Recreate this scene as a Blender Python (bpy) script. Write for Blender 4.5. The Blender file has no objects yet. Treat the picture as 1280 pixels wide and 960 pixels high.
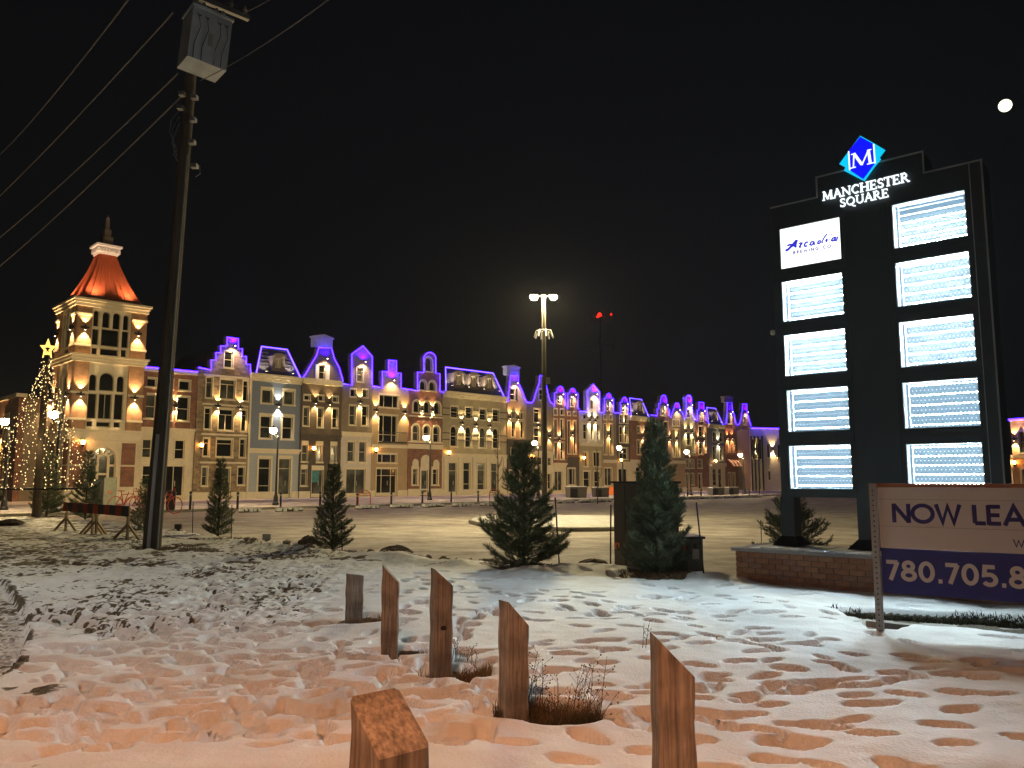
import bpy, math, random
import numpy as np
from mathutils import Vector, Matrix
from mathutils.geometry import tessellate_polygon

random.seed(7); rng = np.random.default_rng(7)
SC = bpy.context.scene
COL = SC.collection

# ------------------------------------------------------------------ camera, night sky, moonlight, exposure
CAMH = 1.6
PITCH = math.atan(0.12)
cam = bpy.data.cameras.new('camera'); camo = bpy.data.objects.new('camera', cam); COL.objects.link(camo)
camo.location = (0, 0, CAMH); camo.rotation_euler = (math.pi/2 + PITCH, 0, 0)
cam.sensor_width = 36; cam.lens = 36*1000/1280; cam.clip_start = 0.05; cam.clip_end = 4000
SC.camera = camo
W = bpy.data.worlds.new('World'); SC.world = W; W.use_nodes = True
bg = W.node_tree.nodes['Background']
bg.inputs['Color'].default_value = (0.62, 0.78, 1.0, 1); bg.inputs['Strength'].default_value = 0.0034
ml = bpy.data.lights.new('moonlight', 'SUN'); ml.energy = 0.012; ml.angle = math.radians(0.5); ml.color = (1, .95, .85)
mlo = bpy.data.objects.new('moonlight', ml); COL.objects.link(mlo)
mlo.rotation_euler = Vector((-0.60, -0.93, -0.44)).to_track_quat('-Z', 'Y').to_euler()
SC.view_settings.view_transform = 'Standard'; SC.view_settings.look = 'None'
SC.view_settings.exposure = 0; SC.view_settings.gamma = 1
SC.render.engine = 'CYCLES'
try:
    SC.cycles.use_denoising = True; SC.cycles.use_light_tree = True
    SC.cycles.sample_clamp_indirect = 3.0; SC.cycles.max_bounces = 5
    SC.cycles.diffuse_bounces = 3; SC.cycles.glossy_bounces = 3
except Exception:
    pass

# ------------------------------------------------------------------ from photograph measurements to metres
cp, sp = math.cos(PITCH), math.sin(PITCH)
def ray(x, y):
    u = (x-640)/1000; v = (480-y)/1000
    return u, cp - v*sp, sp + v*cp
def gp(x, y, z=0.0):
    a, b, c = ray(x, y); t = (z-CAMH)/c
    return Vector((a*t, b*t, z))
def dp(x, y, Y):
    a, b, c = ray(x, y); t = Y/b
    return Vector((a*t, Y, CAMH + c*t))
class Frame:
    """a vertical plane: local x runs along it, local y into the thing behind it, z up"""
    def __init__(s, a, b):
        s.o = Vector((a[0], a[1])); d = Vector((b[0]-a[0], b[1]-a[1])); s.len = d.length
        s.d = d.normalized(); s.n = Vector((s.d.y, -s.d.x)); s.rot = math.atan2(s.d.y, s.d.x)
    def pl(s, px, py, off=0.0):
        a, b, c = ray(px, py); o = s.o + s.n*off
        t = s.n.dot(o)/(s.n.x*a + s.n.y*b)
        return (Vector((a*t, b*t)) - o).dot(s.d), CAMH + c*t
    def at(s, x, off=0.0):
        q = s.o + s.d*x + s.n*off
        return (q.x, q.y, 0)

# ------------------------------------------------------------------ object helpers
def tag(o, label=None, cat=None, group=None, kind=None):
    if label: o['label'] = label
    if cat: o['category'] = cat
    if group: o['group'] = group
    if kind: o['kind'] = kind
    return o
def empty(name, loc=(0, 0, 0), rz=0, label=None, cat=None, group=None, parent=None):
    o = bpy.data.objects.new(name, None); COL.objects.link(o)
    o.location = loc; o.rotation_euler = (0, 0, rz); o.empty_display_size = .2
    if parent: o.parent = parent
    return tag(o, label, cat, group)
def copy_tree(o, parent=None):
    c = o.copy(); COL.objects.link(c)
    if parent: c.parent = parent; c.matrix_parent_inverse = o.matrix_parent_inverse
    for ch in list(o.children): copy_tree(ch, c)
    return c
class MB:
    def __init__(s): s.v = []; s.f = []; s.m = []; s.mi = 0
    def add(s, vs, fs):
        b = len(s.v); s.v += [tuple(v) for v in vs]
        for f in fs: s.f.append(tuple(b+i for i in f)); s.m.append(s.mi)
        return s
    def box(s, x0, x1, y0, y1, z0, z1):
        if x1 < x0: x0, x1 = x1, x0
        if y1 < y0: y0, y1 = y1, y0
        if z1 < z0: z0, z1 = z1, z0
        return s.add([(x0,y0,z0),(x1,y0,z0),(x1,y1,z0),(x0,y1,z0),(x0,y0,z1),(x1,y0,z1),(x1,y1,z1),(x0,y1,z1)],
              [(0,3,2,1),(4,5,6,7),(0,1,5,4),(1,2,6,5),(2,3,7,6),(3,0,4,7)])
    def prism(s, pts, y0, y1, holes=(), back=True):
        """polygon in x,z extruded in y, with holes"""
        loops = [list(pts)] + [list(h) for h in holes]
        flat = [p for l in loops for p in l]
        tris = tessellate_polygon([[Vector((p[0], p[1], 0)) for p in l] for l in loops])
        n = len(flat)
        fs = []
        for t in tris:
            a, b, c = (flat[i] for i in t)
            ccw = (b[0]-a[0])*(c[1]-a[1]) - (b[1]-a[1])*(c[0]-a[0]) > 0
            t = tuple(t) if ccw else tuple(reversed(t))
            fs.append(t)
            if back: fs.append(tuple(n+i for i in reversed(t)))
        k = 0
        for li, l in enumerate(loops):
            area = sum(l[i][0]*l[(i+1) % len(l)][1]-l[(i+1) % len(l)][0]*l[i][1] for i in range(len(l)))
            flip = (area > 0) == (li == 0)
            for i in range(len(l)):
                a = k+i; b = k+(i+1) % len(l)
                fs.append((a, n+a, n+b, b) if flip else (a, b, n+b, n+a))
            k += len(l)
        return s.add([(p[0], y0, p[1]) for p in flat]+[(p[0], y1, p[1]) for p in flat], fs)
    def ribbon(s, pts, w, y0, y1, closed=False):
        """flat band of width w along a polyline in x,z, extruded in y"""
        P = [Vector(p) for p in pts]; n = len(P); L = []; R = []
        for i in range(n):
            a = P[i-1] if (i > 0 or closed) else None
            c = P[(i+1) % n] if (i < n-1 or closed) else None
            d1 = (P[i]-a).normalized() if a is not None else None
            d2 = (c-P[i]).normalized() if c is not None else None
            if d1 is None: d1 = d2
            if d2 is None: d2 = d1
            n1 = Vector((-d1.y, d1.x)); n2 = Vector((-d2.y, d2.x)); m = (n1+n2)
            m = m.normalized() if m.length > 1e-4 else n1
            k = min(1/max(m.dot(n1), .3), 2.2)*w/2
            L.append(P[i]+m*k); R.append(P[i]-m*k)
        q = n if closed else n-1
        for i in range(q):
            j = (i+1) % n
            a, b, c, d = R[i], R[j], L[j], L[i]
            s.add([(a.x,y0,a.y),(b.x,y0,b.y),(c.x,y0,c.y),(d.x,y0,d.y),(a.x,y1,a.y),(b.x,y1,b.y),(c.x,y1,c.y),(d.x,y1,d.y)],
                  [(0,1,2,3),(7,6,5,4),(0,4,5,1),(3,2,6,7)] + ([] if closed else [(0,3,7,4),(1,5,6,2)]))
        return s
    def tube(s, pts, r, n=6, closed=False, caps=True):
        P = [Vector(p) for p in pts]; m = len(P); rr = r if hasattr(r, '__len__') else [r]*m
        base = len(s.v); up = Vector((0, 0, 1))
        for i in range(m):
            a = P[max(i-1, 0)] if not closed else P[i-1]; c = P[min(i+1, m-1)] if not closed else P[(i+1) % m]
            d = (c-a).normalized()
            x = d.cross(up) if abs(d.z) < .95 else d.cross(Vector((0, 1, 0)))
            x.normalize(); y = x.cross(d).normalized()
            for k in range(n):
                t = 2*math.pi*k/n
                s.v.append(tuple(P[i] + (x*math.cos(t)+y*math.sin(t))*rr[i]))
        for i in range(m if closed else m-1):
            j = (i+1) % m
            for k in range(n):
                s.f.append((base+i*n+k, base+i*n+(k+1) % n, base+j*n+(k+1) % n, base+j*n+k)); s.m.append(s.mi)
        if caps and not closed:
            s.f.append(tuple(base+k for k in reversed(range(n)))); s.m.append(s.mi)
            s.f.append(tuple(base+(m-1)*n+k for k in range(n))); s.m.append(s.mi)
        return s
    def lathe(s, prof, n=14, c=(0, 0, 0)):
        base = len(s.v)
        for r, z in prof:
            for k in range(n):
                t = 2*math.pi*k/n; s.v.append((c[0]+r*math.cos(t), c[1]+r*math.sin(t), c[2]+z))
        for i in range(len(prof)-1):
            for k in range(n):
                s.f.append((base+i*n+k, base+i*n+(k+1) % n, base+(i+1)*n+(k+1) % n, base+(i+1)*n+k)); s.m.append(s.mi)
        s.f.append(tuple(base+k for k in reversed(range(n)))); s.m.append(s.mi)
        s.f.append(tuple(base+(len(prof)-1)*n+k for k in range(n))); s.m.append(s.mi)
        return s
    def ball(s, c, r, n=10, sz=1.0):
        k = n//2+1
        return s.lathe([(max(r*math.sin(math.pi*i/k), .0005), -r*sz*math.cos(math.pi*i/k)) for i in range(k+1)], n, c)
    def bar(s, a, b, w, h):
        a = Vector(a); b = Vector(b); d = (b-a).normalized()
        x = d.cross(Vector((0, 0, 1))) if abs(d.z) < .95 else d.cross(Vector((0, 1, 0)))
        x.normalize(); y = x.cross(d)
        q = [x*w/2+y*h/2, -x*w/2+y*h/2, -x*w/2-y*h/2, x*w/2-y*h/2]
        return s.add([a+k for k in q]+[b+k for k in q], [(0,1,2,3),(7,6,5,4),(0,4,5,1),(1,5,6,2),(2,6,7,3),(3,7,4,0)])
    def build(s, name, mat, parent=None, smooth=False, loc=None, rz=None, mesh_only=False):
        me = bpy.data.meshes.new(name); me.from_pydata(s.v, [], s.f)
        for m in (mat if isinstance(mat, (list, tuple)) else [mat]): me.materials.append(m)
        if any(s.m): me.polygons.foreach_set('material_index', s.m)
        if smooth: me.polygons.foreach_set('use_smooth', [True]*len(me.polygons))
        me.update()
        if mesh_only: return me
        return link(name, me, parent, loc, rz)
def link(name, me, parent=None, loc=None, rz=None):
    o = bpy.data.objects.new(name, me); COL.objects.link(o)
    if parent: o.parent = parent
    if loc is not None: o.location = loc
    if rz is not None: o.rotation_euler = (0, 0, rz)
    return o

# ------------------------------------------------------------------ materials
def newmat(name):
    m = bpy.data.materials.new(name); m.use_nodes = True
    return m, m.node_tree.nodes, m.node_tree.links, m.node_tree.nodes['Principled BSDF']
def mat(name, c, rough=.7, metal=0.0, var=.18, scale=4.0, bump=.0, stretch=(1, 1, 1), spec=.4, bscale=None):
    m, N, L, B = newmat(name)
    B.inputs['Roughness'].default_value = rough; B.inputs['Metallic'].default_value = metal
    B.inputs['Specular IOR Level'].default_value = spec
    tc = N.new('ShaderNodeTexCoord'); mp = N.new('ShaderNodeMapping'); mp.inputs['Scale'].default_value = stretch
    L.new(tc.outputs['Object'], mp.inputs['Vector'])
    nz = N.new('ShaderNodeTexNoise'); nz.inputs['Scale'].default_value = scale; nz.inputs['Detail'].default_value = 6
    nz.inputs['Roughness'].default_value = .65
    L.new(mp.outputs[0], nz.inputs['Vector'])
    r = N.new('ShaderNodeValToRGB')
    r.color_ramp.elements[0].position = .3; r.color_ramp.elements[1].position = .72
    r.color_ramp.elements[0].color = tuple(x*(1-var) for x in c)+(1,)
    r.color_ramp.elements[1].color = tuple(min(x*(1+var), .95) for x in c)+(1,)
    L.new(nz.outputs['Fac'], r.inputs['Fac']); L.new(r.outputs[0], B.inputs['Base Color'])
    if bump:
        n2 = N.new('ShaderNodeTexNoise'); n2.inputs['Scale'].default_value = bscale or scale*6; n2.inputs['Detail'].default_value = 5
        L.new(mp.outputs[0], n2.inputs['Vector'])
        b = N.new('ShaderNodeBump'); b.inputs['Strength'].default_value = bump; b.inputs['Distance'].default_value = .02
        L.new(n2.outputs['Fac'], b.inputs['Height']); L.new(b.outputs[0], B.inputs['Normal'])
    return m
def brickmat(name, c1, c2, mortar, bw=.24, bh=.09, rough=.85):
    m, N, L, B = newmat(name); B.inputs['Roughness'].default_value = rough
    tc = N.new('ShaderNodeTexCoord'); sx = N.new('ShaderNodeSeparateXYZ'); cx = N.new('ShaderNodeCombineXYZ')
    ad = N.new('ShaderNodeMath'); ad.operation = 'ADD'
    L.new(tc.outputs['Object'], sx.inputs[0]); L.new(sx.outputs[0], ad.inputs[0]); L.new(sx.outputs[1], ad.inputs[1])
    L.new(ad.outputs[0], cx.inputs[0]); L.new(sx.outputs[2], cx.inputs[1])
    t = N.new('ShaderNodeTexBrick'); t.inputs['Scale'].default_value = 1
    t.inputs['Brick Width'].default_value = bw; t.inputs['Row Height'].default_value = bh; t.inputs['Mortar Size'].default_value = .012
    t.inputs['Color1'].default_value = c1+(1,); t.inputs['Color2'].default_value = c2+(1,); t.inputs['Mortar'].default_value = mortar+(1,)
    L.new(cx.outputs[0], t.inputs['Vector'])
    nz = N.new('ShaderNodeTexNoise'); nz.inputs['Scale'].default_value = 2.2; nz.inputs['Detail'].default_value = 7
    L.new(tc.outputs['Object'], nz.inputs['Vector'])
    mx = N.new('ShaderNodeMix'); mx.data_type = 'RGBA'; mx.blend_type = 'MULTIPLY'; mx.inputs[0].default_value = .75
    rr = N.new('ShaderNodeValToRGB'); rr.color_ramp.elements[0].position = .25; rr.color_ramp.elements[1].position = .75
    rr.color_ramp.elements[0].color = (.5, .5, .5, 1); rr.color_ramp.elements[1].color = (1.25, 1.2, 1.15, 1)
    L.new(nz.outputs['Fac'], rr.inputs[0]); L.new(t.outputs['Color'], mx.inputs[6]); L.new(rr.outputs[0], mx.inputs[7])
    L.new(mx.outputs[2], B.inputs['Base Color'])
    b = N.new('ShaderNodeBump'); b.inputs['Strength'].default_value = .5; b.inputs['Distance'].default_value = .01
    L.new(t.outputs['Fac'], b.inputs['Height']); b.invert = True; L.new(b.outputs[0], B.inputs['Normal'])
    return m
def emat(name, c, s, sampling=None):
    m, N, L, B = newmat(name)
    B.inputs['Base Color'].default_value = (.02, .02, .02, 1)
    B.inputs['Emission Color'].default_value = c+(1,); B.inputs['Emission Strength'].default_value = s
    if sampling:
        m.cycles.emission_sampling = sampling
    return m
M = {}
M['cream'] = mat('painted_cream_trim', (.66, .58, .42), .6, var=.07)
M['cream2'] = mat('painted_cream_stucco', (.66, .59, .45), .8, var=.1, scale=2)
M['white'] = mat('painted_white', (.74, .72, .66), .5, var=.06)
M['bluegrey'] = mat('blue_grey_siding', (.17, .21, .29), .7, var=.1, scale=2, stretch=(1, 1, 6))
M['paleblue'] = mat('pale_blue_siding', (.34, .38, .42), .7, var=.08, scale=2, stretch=(1, 1, 6))
M['lav'] = mat('pale_stucco', (.55, .50, .45), .8, var=.08, scale=2)
M['tan'] = mat('tan_stucco', (.38, .28, .17), .85, var=.15, scale=2)
M['taupe'] = mat('taupe_stucco', (.22, .175, .125), .85, var=.14, scale=2)
M['sand'] = mat('sand_stucco', (.37, .32, .21), .85, var=.14, scale=2)
M['stone'] = brickmat('tan_split_stone', (.40, .29, .17), (.15, .115, .085), (.28, .23, .17), .40, .19)
M['redbrick'] = brickmat('red_brick', (.27, .085, .05), (.18, .055, .035), (.26, .2, .15))
M['orangebrick'] = brickmat('orange_brick', (.46, .24, .12), (.37, .18, .09), (.38, .29, .2))
M['brownbrick'] = brickmat('dark_brown_brick', (.085, .066, .052), (.06, .048, .04), (.10, .09, .075))
M['darkbrown'] = mat('dark_brown_stucco', (.115, .088, .066), .85, var=.15, scale=2)
M['slate'] = mat('dark_slate_roof', (.05, .048, .055), .7, var=.3, scale=8, bump=.3)
M['roof'] = mat('flat_roof_membrane', (.05, .05, .05), .9)
M['copper'] = mat('orange_metal_roof', (.42, .10, .038), .5, var=.12, scale=3, stretch=(1, 1, .3))
M['black'] = mat('black_painted_metal', (.014, .014, .015), .45, var=.2)
M['charcoal'] = mat('charcoal_sign_cladding', (.022, .029, .032), .5, var=.12, scale=2)
M['gal'] = mat('galvanised_steel', (.42, .42, .41), .45, metal=.7, var=.15, scale=30)
M['grey'] = mat('grey_painted_steel', (.32, .33, .33), .5, var=.12)
M['bronze'] = mat('dark_bronze_pole', (.07, .06, .045), .5)
M['conc'] = mat('concrete', (.36, .34, .30), .9, var=.15, scale=6, bump=.3)
M['red'] = mat('red_powder_coat', (.50, .05, .03), .4, var=.1)
M['orangeboard'] = mat('orange_barricade_board', (.55, .075, .03), .6, var=.12)
M['woodleg'] = mat('raw_timber_leg', (.42, .32, .19), .8, var=.2, scale=6, stretch=(1, 1, .2))
M['orangeplastic'] = mat('orange_plastic', (.8, .2, .05), .6)
M['rock'] = mat('field_rock', (.16, .12, .09), .9, var=.35, scale=6, bump=.6)
M['mulch'] = mat('bark_mulch', (.035, .022, .015), 1, var=.5, scale=30, bump=.8)
M['bark'] = mat('bark', (.09, .065, .045), .9, var=.3, scale=12)
M['needle'] = mat('pine_needles', (.14, .175, .09), .75, var=.45, scale=5)
M['needle2'] = mat('blue_green_needles', (.13, .165, .095), .75, var=.4, scale=5)
M['dry'] = mat('dry_grass', (.20, .13, .06), .9, var=.4, scale=9)
M['drygreen'] = mat('dull_green_brown_grass', (.07, .06, .03), .9, var=.5, scale=9)
M['wire'] = mat('wire_rubber', (.02, .02, .02), .6)
M['snowcap'] = mat('snow_cap', (.80, .80, .80), .7, var=.05, bump=.3)
def glassmat(name, c, rough, em=None, es=0):
    m, N, L, B = newmat(name)
    tc = N.new('ShaderNodeTexCoord'); nz = N.new('ShaderNodeTexNoise'); nz.inputs['Scale'].default_value = 1.1
    L.new(tc.outputs['Object'], nz.inputs['Vector']); r = N.new('ShaderNodeValToRGB')
    r.color_ramp.elements[0].position = .4; r.color_ramp.elements[1].position = .65
    r.color_ramp.elements[0].color = tuple(x*.5 for x in c)+(1,); r.color_ramp.elements[1].color = tuple(x*1.5 for x in c)+(1,)
    L.new(nz.outputs['Fac'], r.inputs[0]); L.new(r.outputs[0], B.inputs['Base Color'])
    B.inputs['Roughness'].default_value = rough; B.inputs['Specular IOR Level'].default_value = .6
    if em:
        B.inputs['Emission Color'].default_value = em+(1,); B.inputs['Emission Strength'].default_value = es
    return m
M['glass'] = glassmat('dark_window_glass', (.010, .012, .012), .06)
M['glassgrey'] = glassmat('curtained_window_glass', (.07, .075, .065), .12)
M['glasswarm'] = glassmat('lit_window_glass', (.10, .08, .05), .2, (1, .72, .4), .10)
M['purple'] = emat('purple_led_strip', (.017, .004, 1.0), 38)
M['purple2'] = emat('bright_violet_led_strip', (.055, .025, 1.0), 14)
M['globe'] = emat('lamp_globe_glow', (1, .76, .38), 950)
M['lens'] = emat('parking_lamp_lens', (1, .82, .44), 4700)
M['sodium'] = emat('sodium_lamp_lens', (1, .41, .175), 2350)
M['filllamp'] = emat('white_fill_lamp_lens', (1, .94, .84), 1700)
M['bulb'] = emat('wall_lamp_bulb', (1, .42, .10), 60)
M['fairy'] = emat('fairy_light_bulb', (1, .68, .28), 3.0, 'NONE')
M['star'] = emat('yellow_star_light', (1, .62, .12), 2.2)
M['redlight'] = emat('red_beacon', (1, .02, .01), 2.2, 'NONE')
M['dot'] = emat('lamp_aperture', (1, .8, .5), 14, 'NONE')
M['moon'] = emat('moon_surface', (1, .93, .68), 2.2, 'NONE')
# ------------------------------------------------------------------ the row of gabled houses
pa = dp(315, 545, 64); pb = dp(935, 575, 118)
ROW = Frame((pa.x, pa.y), (pb.x, pb.y))
SW = 0.12                                            # the pavement lies one kerb above the car park
def spot(name, loc, dirv, energy, col, size=100, blend=.6, parent=None, rad=.03):
    l = bpy.data.lights.new(name, 'SPOT'); l.energy = energy; l.color = col; l.spot_size = math.radians(size)
    l.spot_blend = blend; l.shadow_soft_size = rad
    o = bpy.data.objects.new(name, l); COL.objects.link(o); o.location = loc
    o.rotation_euler = Vector(dirv).to_track_quat('-Z', 'Y').to_euler()
    if parent: o.parent = parent
    return o
SCONCE_E = 560; GABLE_E = 300
sconce_mesh = {}
def sconce(parent, s, z, col=(1, .66, .28), e=1.0, up=True, y=0.0):
    """up-and-down wall light in a short black tube on a bracket"""
    if 'm' not in sconce_mesh:
        b = MB(); b.lathe([(.06, -.17), (.06, .17)], 10, (0, -.16, 0)).box(-.26, .26, -.12, 0, -.06, .06)
        sconce_mesh['m'] = b.build('wall_light', M['black'], mesh_only=True)
        d = MB(); d.lathe([(.052, -.005), (.052, .005)], 10, (0, -.16, -.178))
        sconce_mesh['d'] = d.build('aperture', M['dot'], mesh_only=True)
    f = link('wall_light', sconce_mesh['m'], parent, (s, y, z)); link('aperture', sconce_mesh['d'], f)
    spot('down_beam', (0, -.16, -.20), (0, .05, -1), SCONCE_E*e, col, 82, .55, f)
    if up: spot('up_beam', (0, -.16, .20), (0, .05, 1), SCONCE_E*.5*e, col, 82, .55, f)
    return f
lant = {}
def lantern(parent, s, z, y=0.0):
    if 'm' not in lant:
        b = MB(); b.box(-.06, .06, -.12, 0, -.22, -.05).box(-.02, .02, -.25, 0, -.24, -.18).box(-.012, .012, -.14, -.10, -.22, .20).box(-.02, .02, -.25, -.10, .17, .21).lathe([(.05, -.30), (.13, -.12), (.15, -.10)], 8, (0, -.25, 0)).lathe([(.17, .17), (.05, .28)], 8, (0, -.25, 0))
        lant['m'] = b.build('coach_lamp', M['black'], mesh_only=True)
        lant['b'] = MB().lathe([(.09, -.09), (.13, .0), (.12, .16)], 8, (0, -.25, 0)).build('lamp_glass', M['bulb'], mesh_only=True)
    f = link('coach_lamp', lant['m'], parent, (s, y, z)); link('lamp_glass', lant['b'], f)
    return f
def arc(cx, cz, r, a0, a1, n=8, rz=None):
    rz = rz or r
    return [(cx+r*math.cos(math.radians(a0+(a1-a0)*i/n)), cz+rz*math.sin(math.radians(a0+(a1-a0)*i/n))) for i in range(n+1)]
def hole_poly(s0, z0, s1, z1, kind):
    if 'a' in kind:
        r = (s1-s0)/2; zc = z1-r
        return [(s0, z0), (s1, z0)] + arc((s0+s1)/2, zc, r, 0, 180, 8)
    return [(s0, z0), (s1, z0), (s1, z1), (s0, z1)]
def window(parent, s0, z0, s1, z1, kind, frame, pane, trim=.14, y=0.0, wname='window'):
    P = hole_poly(s0, z0, s1, z1, kind); w = s1-s0; h = z1-z0
    fw = min(.06, w*.08); b = MB()
    ins = [(s0+fw/2, z0+fw/2), (s1-fw/2, z0+fw/2)] + ([(s1-fw/2, z1-fw/2), (s0+fw/2, z1-fw/2)] if 'a' not in kind else arc((s0+s1)/2, z1-w/2, w/2-fw/2, 0, 180, 8))
    b.ribbon(ins, fw, y+.085, y+.16, True)
    mw = fw*.8
    def hbar(z): b.box(s0+fw, s1-fw, y+.10, y+.158, z-mw/2, z+mw/2)
    def vbar(s, za=z0+fw, zb=z1-fw): b.box(s-mw/2, s+mw/2, y+.102, y+.156, za, zb)
    if 'h' in kind: hbar(z0+h*.5)
    if 't' in kind: hbar(z0+h*.74)
    if 'b' in kind: hbar(z0+h*.27)
    if 'v' in kind: vbar((s0+s1)/2, z0+fw, z0+h*.74 if 't' in kind else z1-fw)
    if '3' in kind: vbar(s0+w*.27); vbar(s0+w*.73)
    if trim:
        t = trim
        if 'a' in kind:
            b.ribbon([(s0-t/2, z0), (s0-t/2, z1-w/2)] + arc((s0+s1)/2, z1-w/2, w/2+t/2, 180, 0, 8)[1:] + [(s1+t/2, z0)], t, y-.06, y-.002)
        else:
            if 'l' in kind:                    # deep lintel only
                b.box(s0-t*.6, s1+t*.6, y-.05, y-.002, z1, z1+.34)
                b.box(s0-t*.5, s0, y-.035, y-.002, z0, z1); b.box(s1, s1+t*.5, y-.035, y-.002, z0, z1)
            else:
                b.box(s0-t, s1+t, y-.06, y-.002, z1, z1+t*1.5)
                b.box(s0-t, s0, y-.045, y-.002, z0, z1); b.box(s1, s1+t, y-.045, y-.002, z0, z1)
        if 'd' not in kind: b.box(s0-t*1.2, s1+t*1.2, y-.11, y-.002, z0-.11, z0)
    if 'd' in kind:
        b.box(s0+fw, s1-fw, y+.095, y+.157, z0+fw, z0+fw+.22)
        b.tube([(s0+w*.5+.12, y+.06, z0+.95), (s0+w*.5+.12, y+.06, z0+1.35)], .018, 5)
    f = b.build(wname, M[frame], parent)
    MB().prism(P, y+.165, y+.185).build('pane', M[pane], f)
    return f
ZBASE = SW
def house(label, x0, x1, ye, gable, wall, wins, sc=(), ysplit=None, lower=None, frame='cream', strip=True, gl=None, lamps=(),
          off=0.0, cap=None, mansard=None, panes='glass', band=None, group=None, strip_w=.045, extra=None, trim=.075, body=9.0, purple=1.0, cornice='cream', name='gabled_house'):
    F = ROW
    if x0 > 690: strip_w = .034
    s0, ze = F.pl(x0, ye, off)[0], F.pl((x0+x1)/2, ye, off)[1]
    s1 = F.pl(x1, ye, off)[0]; Wd = s1-s0-.012
    root = empty(name, F.at(s0, off), F.rot, label, 'building', group)
    L = lambda x, y, o=0.0: (F.pl(x, y, off+o)[0]-s0, F.pl(x, y, off+o)[1])
    lim = lambda p: (min(max(p[0], 0), Wd), p[1])
    g = [lim(L(*p)) for p in gable]
    # outline: base, right side, gable from right to left
    out = [(0, ZBASE), (Wd, ZBASE), (Wd, ze)]
    for p in reversed(g):
        if abs(p[0]-out[-1][0]) + abs(p[1]-out[-1][1]) > .03: out.append(p)
    if abs(out[-1][0]) + abs(out[-1][1]-ze) > .03: out.append((0, ze))
    zs = None
    if ysplit: zs = L((x0+x1)/2, ysplit)[1]
    holes = []; lo = []
    for wspec in wins:
        xl, yt, xr, yb = wspec[:4]; kind = wspec[4] if len(wspec) > 4 else 'h'
        fr = wspec[5] if len(wspec) > 5 else frame; pn = wspec[6] if len(wspec) > 6 else panes
        a = L(xl, (yt+yb)/2)[0]; b = L(xr, (yt+yb)/2)[0]; xm = (xl+xr)/2; z1 = L(xm, yt)[1]; z0 = L(xm, yb)[1]
        ex = .05*(b-a); a -= ex; b += ex
        a = max(a, .12); b = min(b, Wd-.12); z0 = max(z0, ZBASE+.06)
        if zs and z0 < zs < z1:
            if (z0+z1)/2 > zs: z0 = zs+.12
            else: z1 = zs-.12
        if b-a < .15 or z1-z0 < .2: continue
        if any(a < q[2]+.05 and b > q[0]-.05 and z0 < q[3]+.05 and z1 > q[1]-.05 for q in holes):
            print('overlap', label[:30], wspec); continue
        if pn == 'glass' and rng.random() < .28: pn = 'glassgrey'
        holes.append((a, z0, b, z1, kind, fr, pn))
    if zs:
        MB().prism([(0, ZBASE), (Wd, ZBASE), (Wd, zs), (0, zs)], 0, .4, [hole_poly(*h[:5]) for h in holes if h[1] < zs]).build('wall', M[lower], root)
        o2 = [(0, zs), (Wd, zs)] + out[2:]
        MB().prism(o2, 0, .4, [hole_poly(*h[:5]) for h in holes if h[1] >= zs]).build('wall', M[wall], root)
        b = MB(); b.box(-.02, Wd+.02, -.16, -.003, zs-.05, zs+.12).box(.01, Wd-.01, -.09, -.003, zs-.26, zs-.05)
        b.build('cornice', M[cornice], root)
    else:
        MB().prism(out, 0, .4, [hole_poly(*h[:5]) for h in holes]).build('wall', M[wall], root)
    for h in holes:
        t = trim if (h[2]-h[0]) > .3 else .07
        window(root, *h[:5], h[5], h[6], trim=t, wname='door' if 'd' in h[4] else 'window')
    # base course and body
    b = MB(); x = 0
    for d in sorted([h for h in holes if h[1] < ZBASE+.6 and 'd' in h[4]]):
        if d[0]-.15 > x: b.box(x, d[0]-.15, -.07, -.004, ZBASE, ZBASE+.55)
        x = d[2]+.15
    if x < Wd: b.box(x, Wd, -.07, -.004, ZBASE, ZBASE+.55)
    bcm = M[band or ('cream2' if wall != 'brownbrick' else 'taupe')]
    for i in range(len(b.v)//8):
        q_ = MB(); q_.v = b.v[8*i:8*i+8]; q_.f = [tuple(k-8*i for k in f_) for f_ in b.f[6*i:6*i+6]]; q_.m = [0]*6; q_.build('base_course', bcm, root)
    MB().box(.003, Wd-.003, .403, body, ZBASE, ze-.05).build('side_wall', M['taupe'], root)
    roof = MB()
    if mansard is None:
        pk = max(out[3:], key=lambda p: p[1]) if len(out) > 3 else (Wd/2, ze)
        if pk[1] > ze+.5:
            lo_ = min(p[0] for p in g); hi_ = max(p[0] for p in g)
            roof.prism([(lo_+.12, ze-.04), (hi_-.12, ze-.04), (pk[0]+.1, ze+(pk[1]-ze)*.72), (pk[0]-.1, ze+(pk[1]-ze)*.72)], .405, body-.2)
        roof.box(.02, Wd-.02, .41, body+.05, ze-.045, ze+.10)
        roof.build('roof', M['slate'], root)
    else:
        bl, tl, tr, br = mansard
        BL = L(*bl); BR = L(*br); TL = L(*tl, -1.3); TR = L(*tr, -1.3)
        zb = (BL[1]+BR[1])/2; zt = (TL[1]+TR[1])/2
        y0, y1 = .05, 1.3
        roof.add([(BL[0], y0, ze), (BR[0], y0, ze), (TR[0], y1, zt), (TL[0], y1, zt), (BL[0], body, ze), (BR[0], body, ze), (TR[0], body-1, zt), (TL[0], body-1, zt)],
                 [(0, 1, 2, 3), (1, 5, 6, 2), (5, 4, 7, 6), (4, 0, 3, 7), (3, 2, 6, 7), (0, 4, 5, 1)])
        n = int((zt-ze)/.28)
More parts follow.
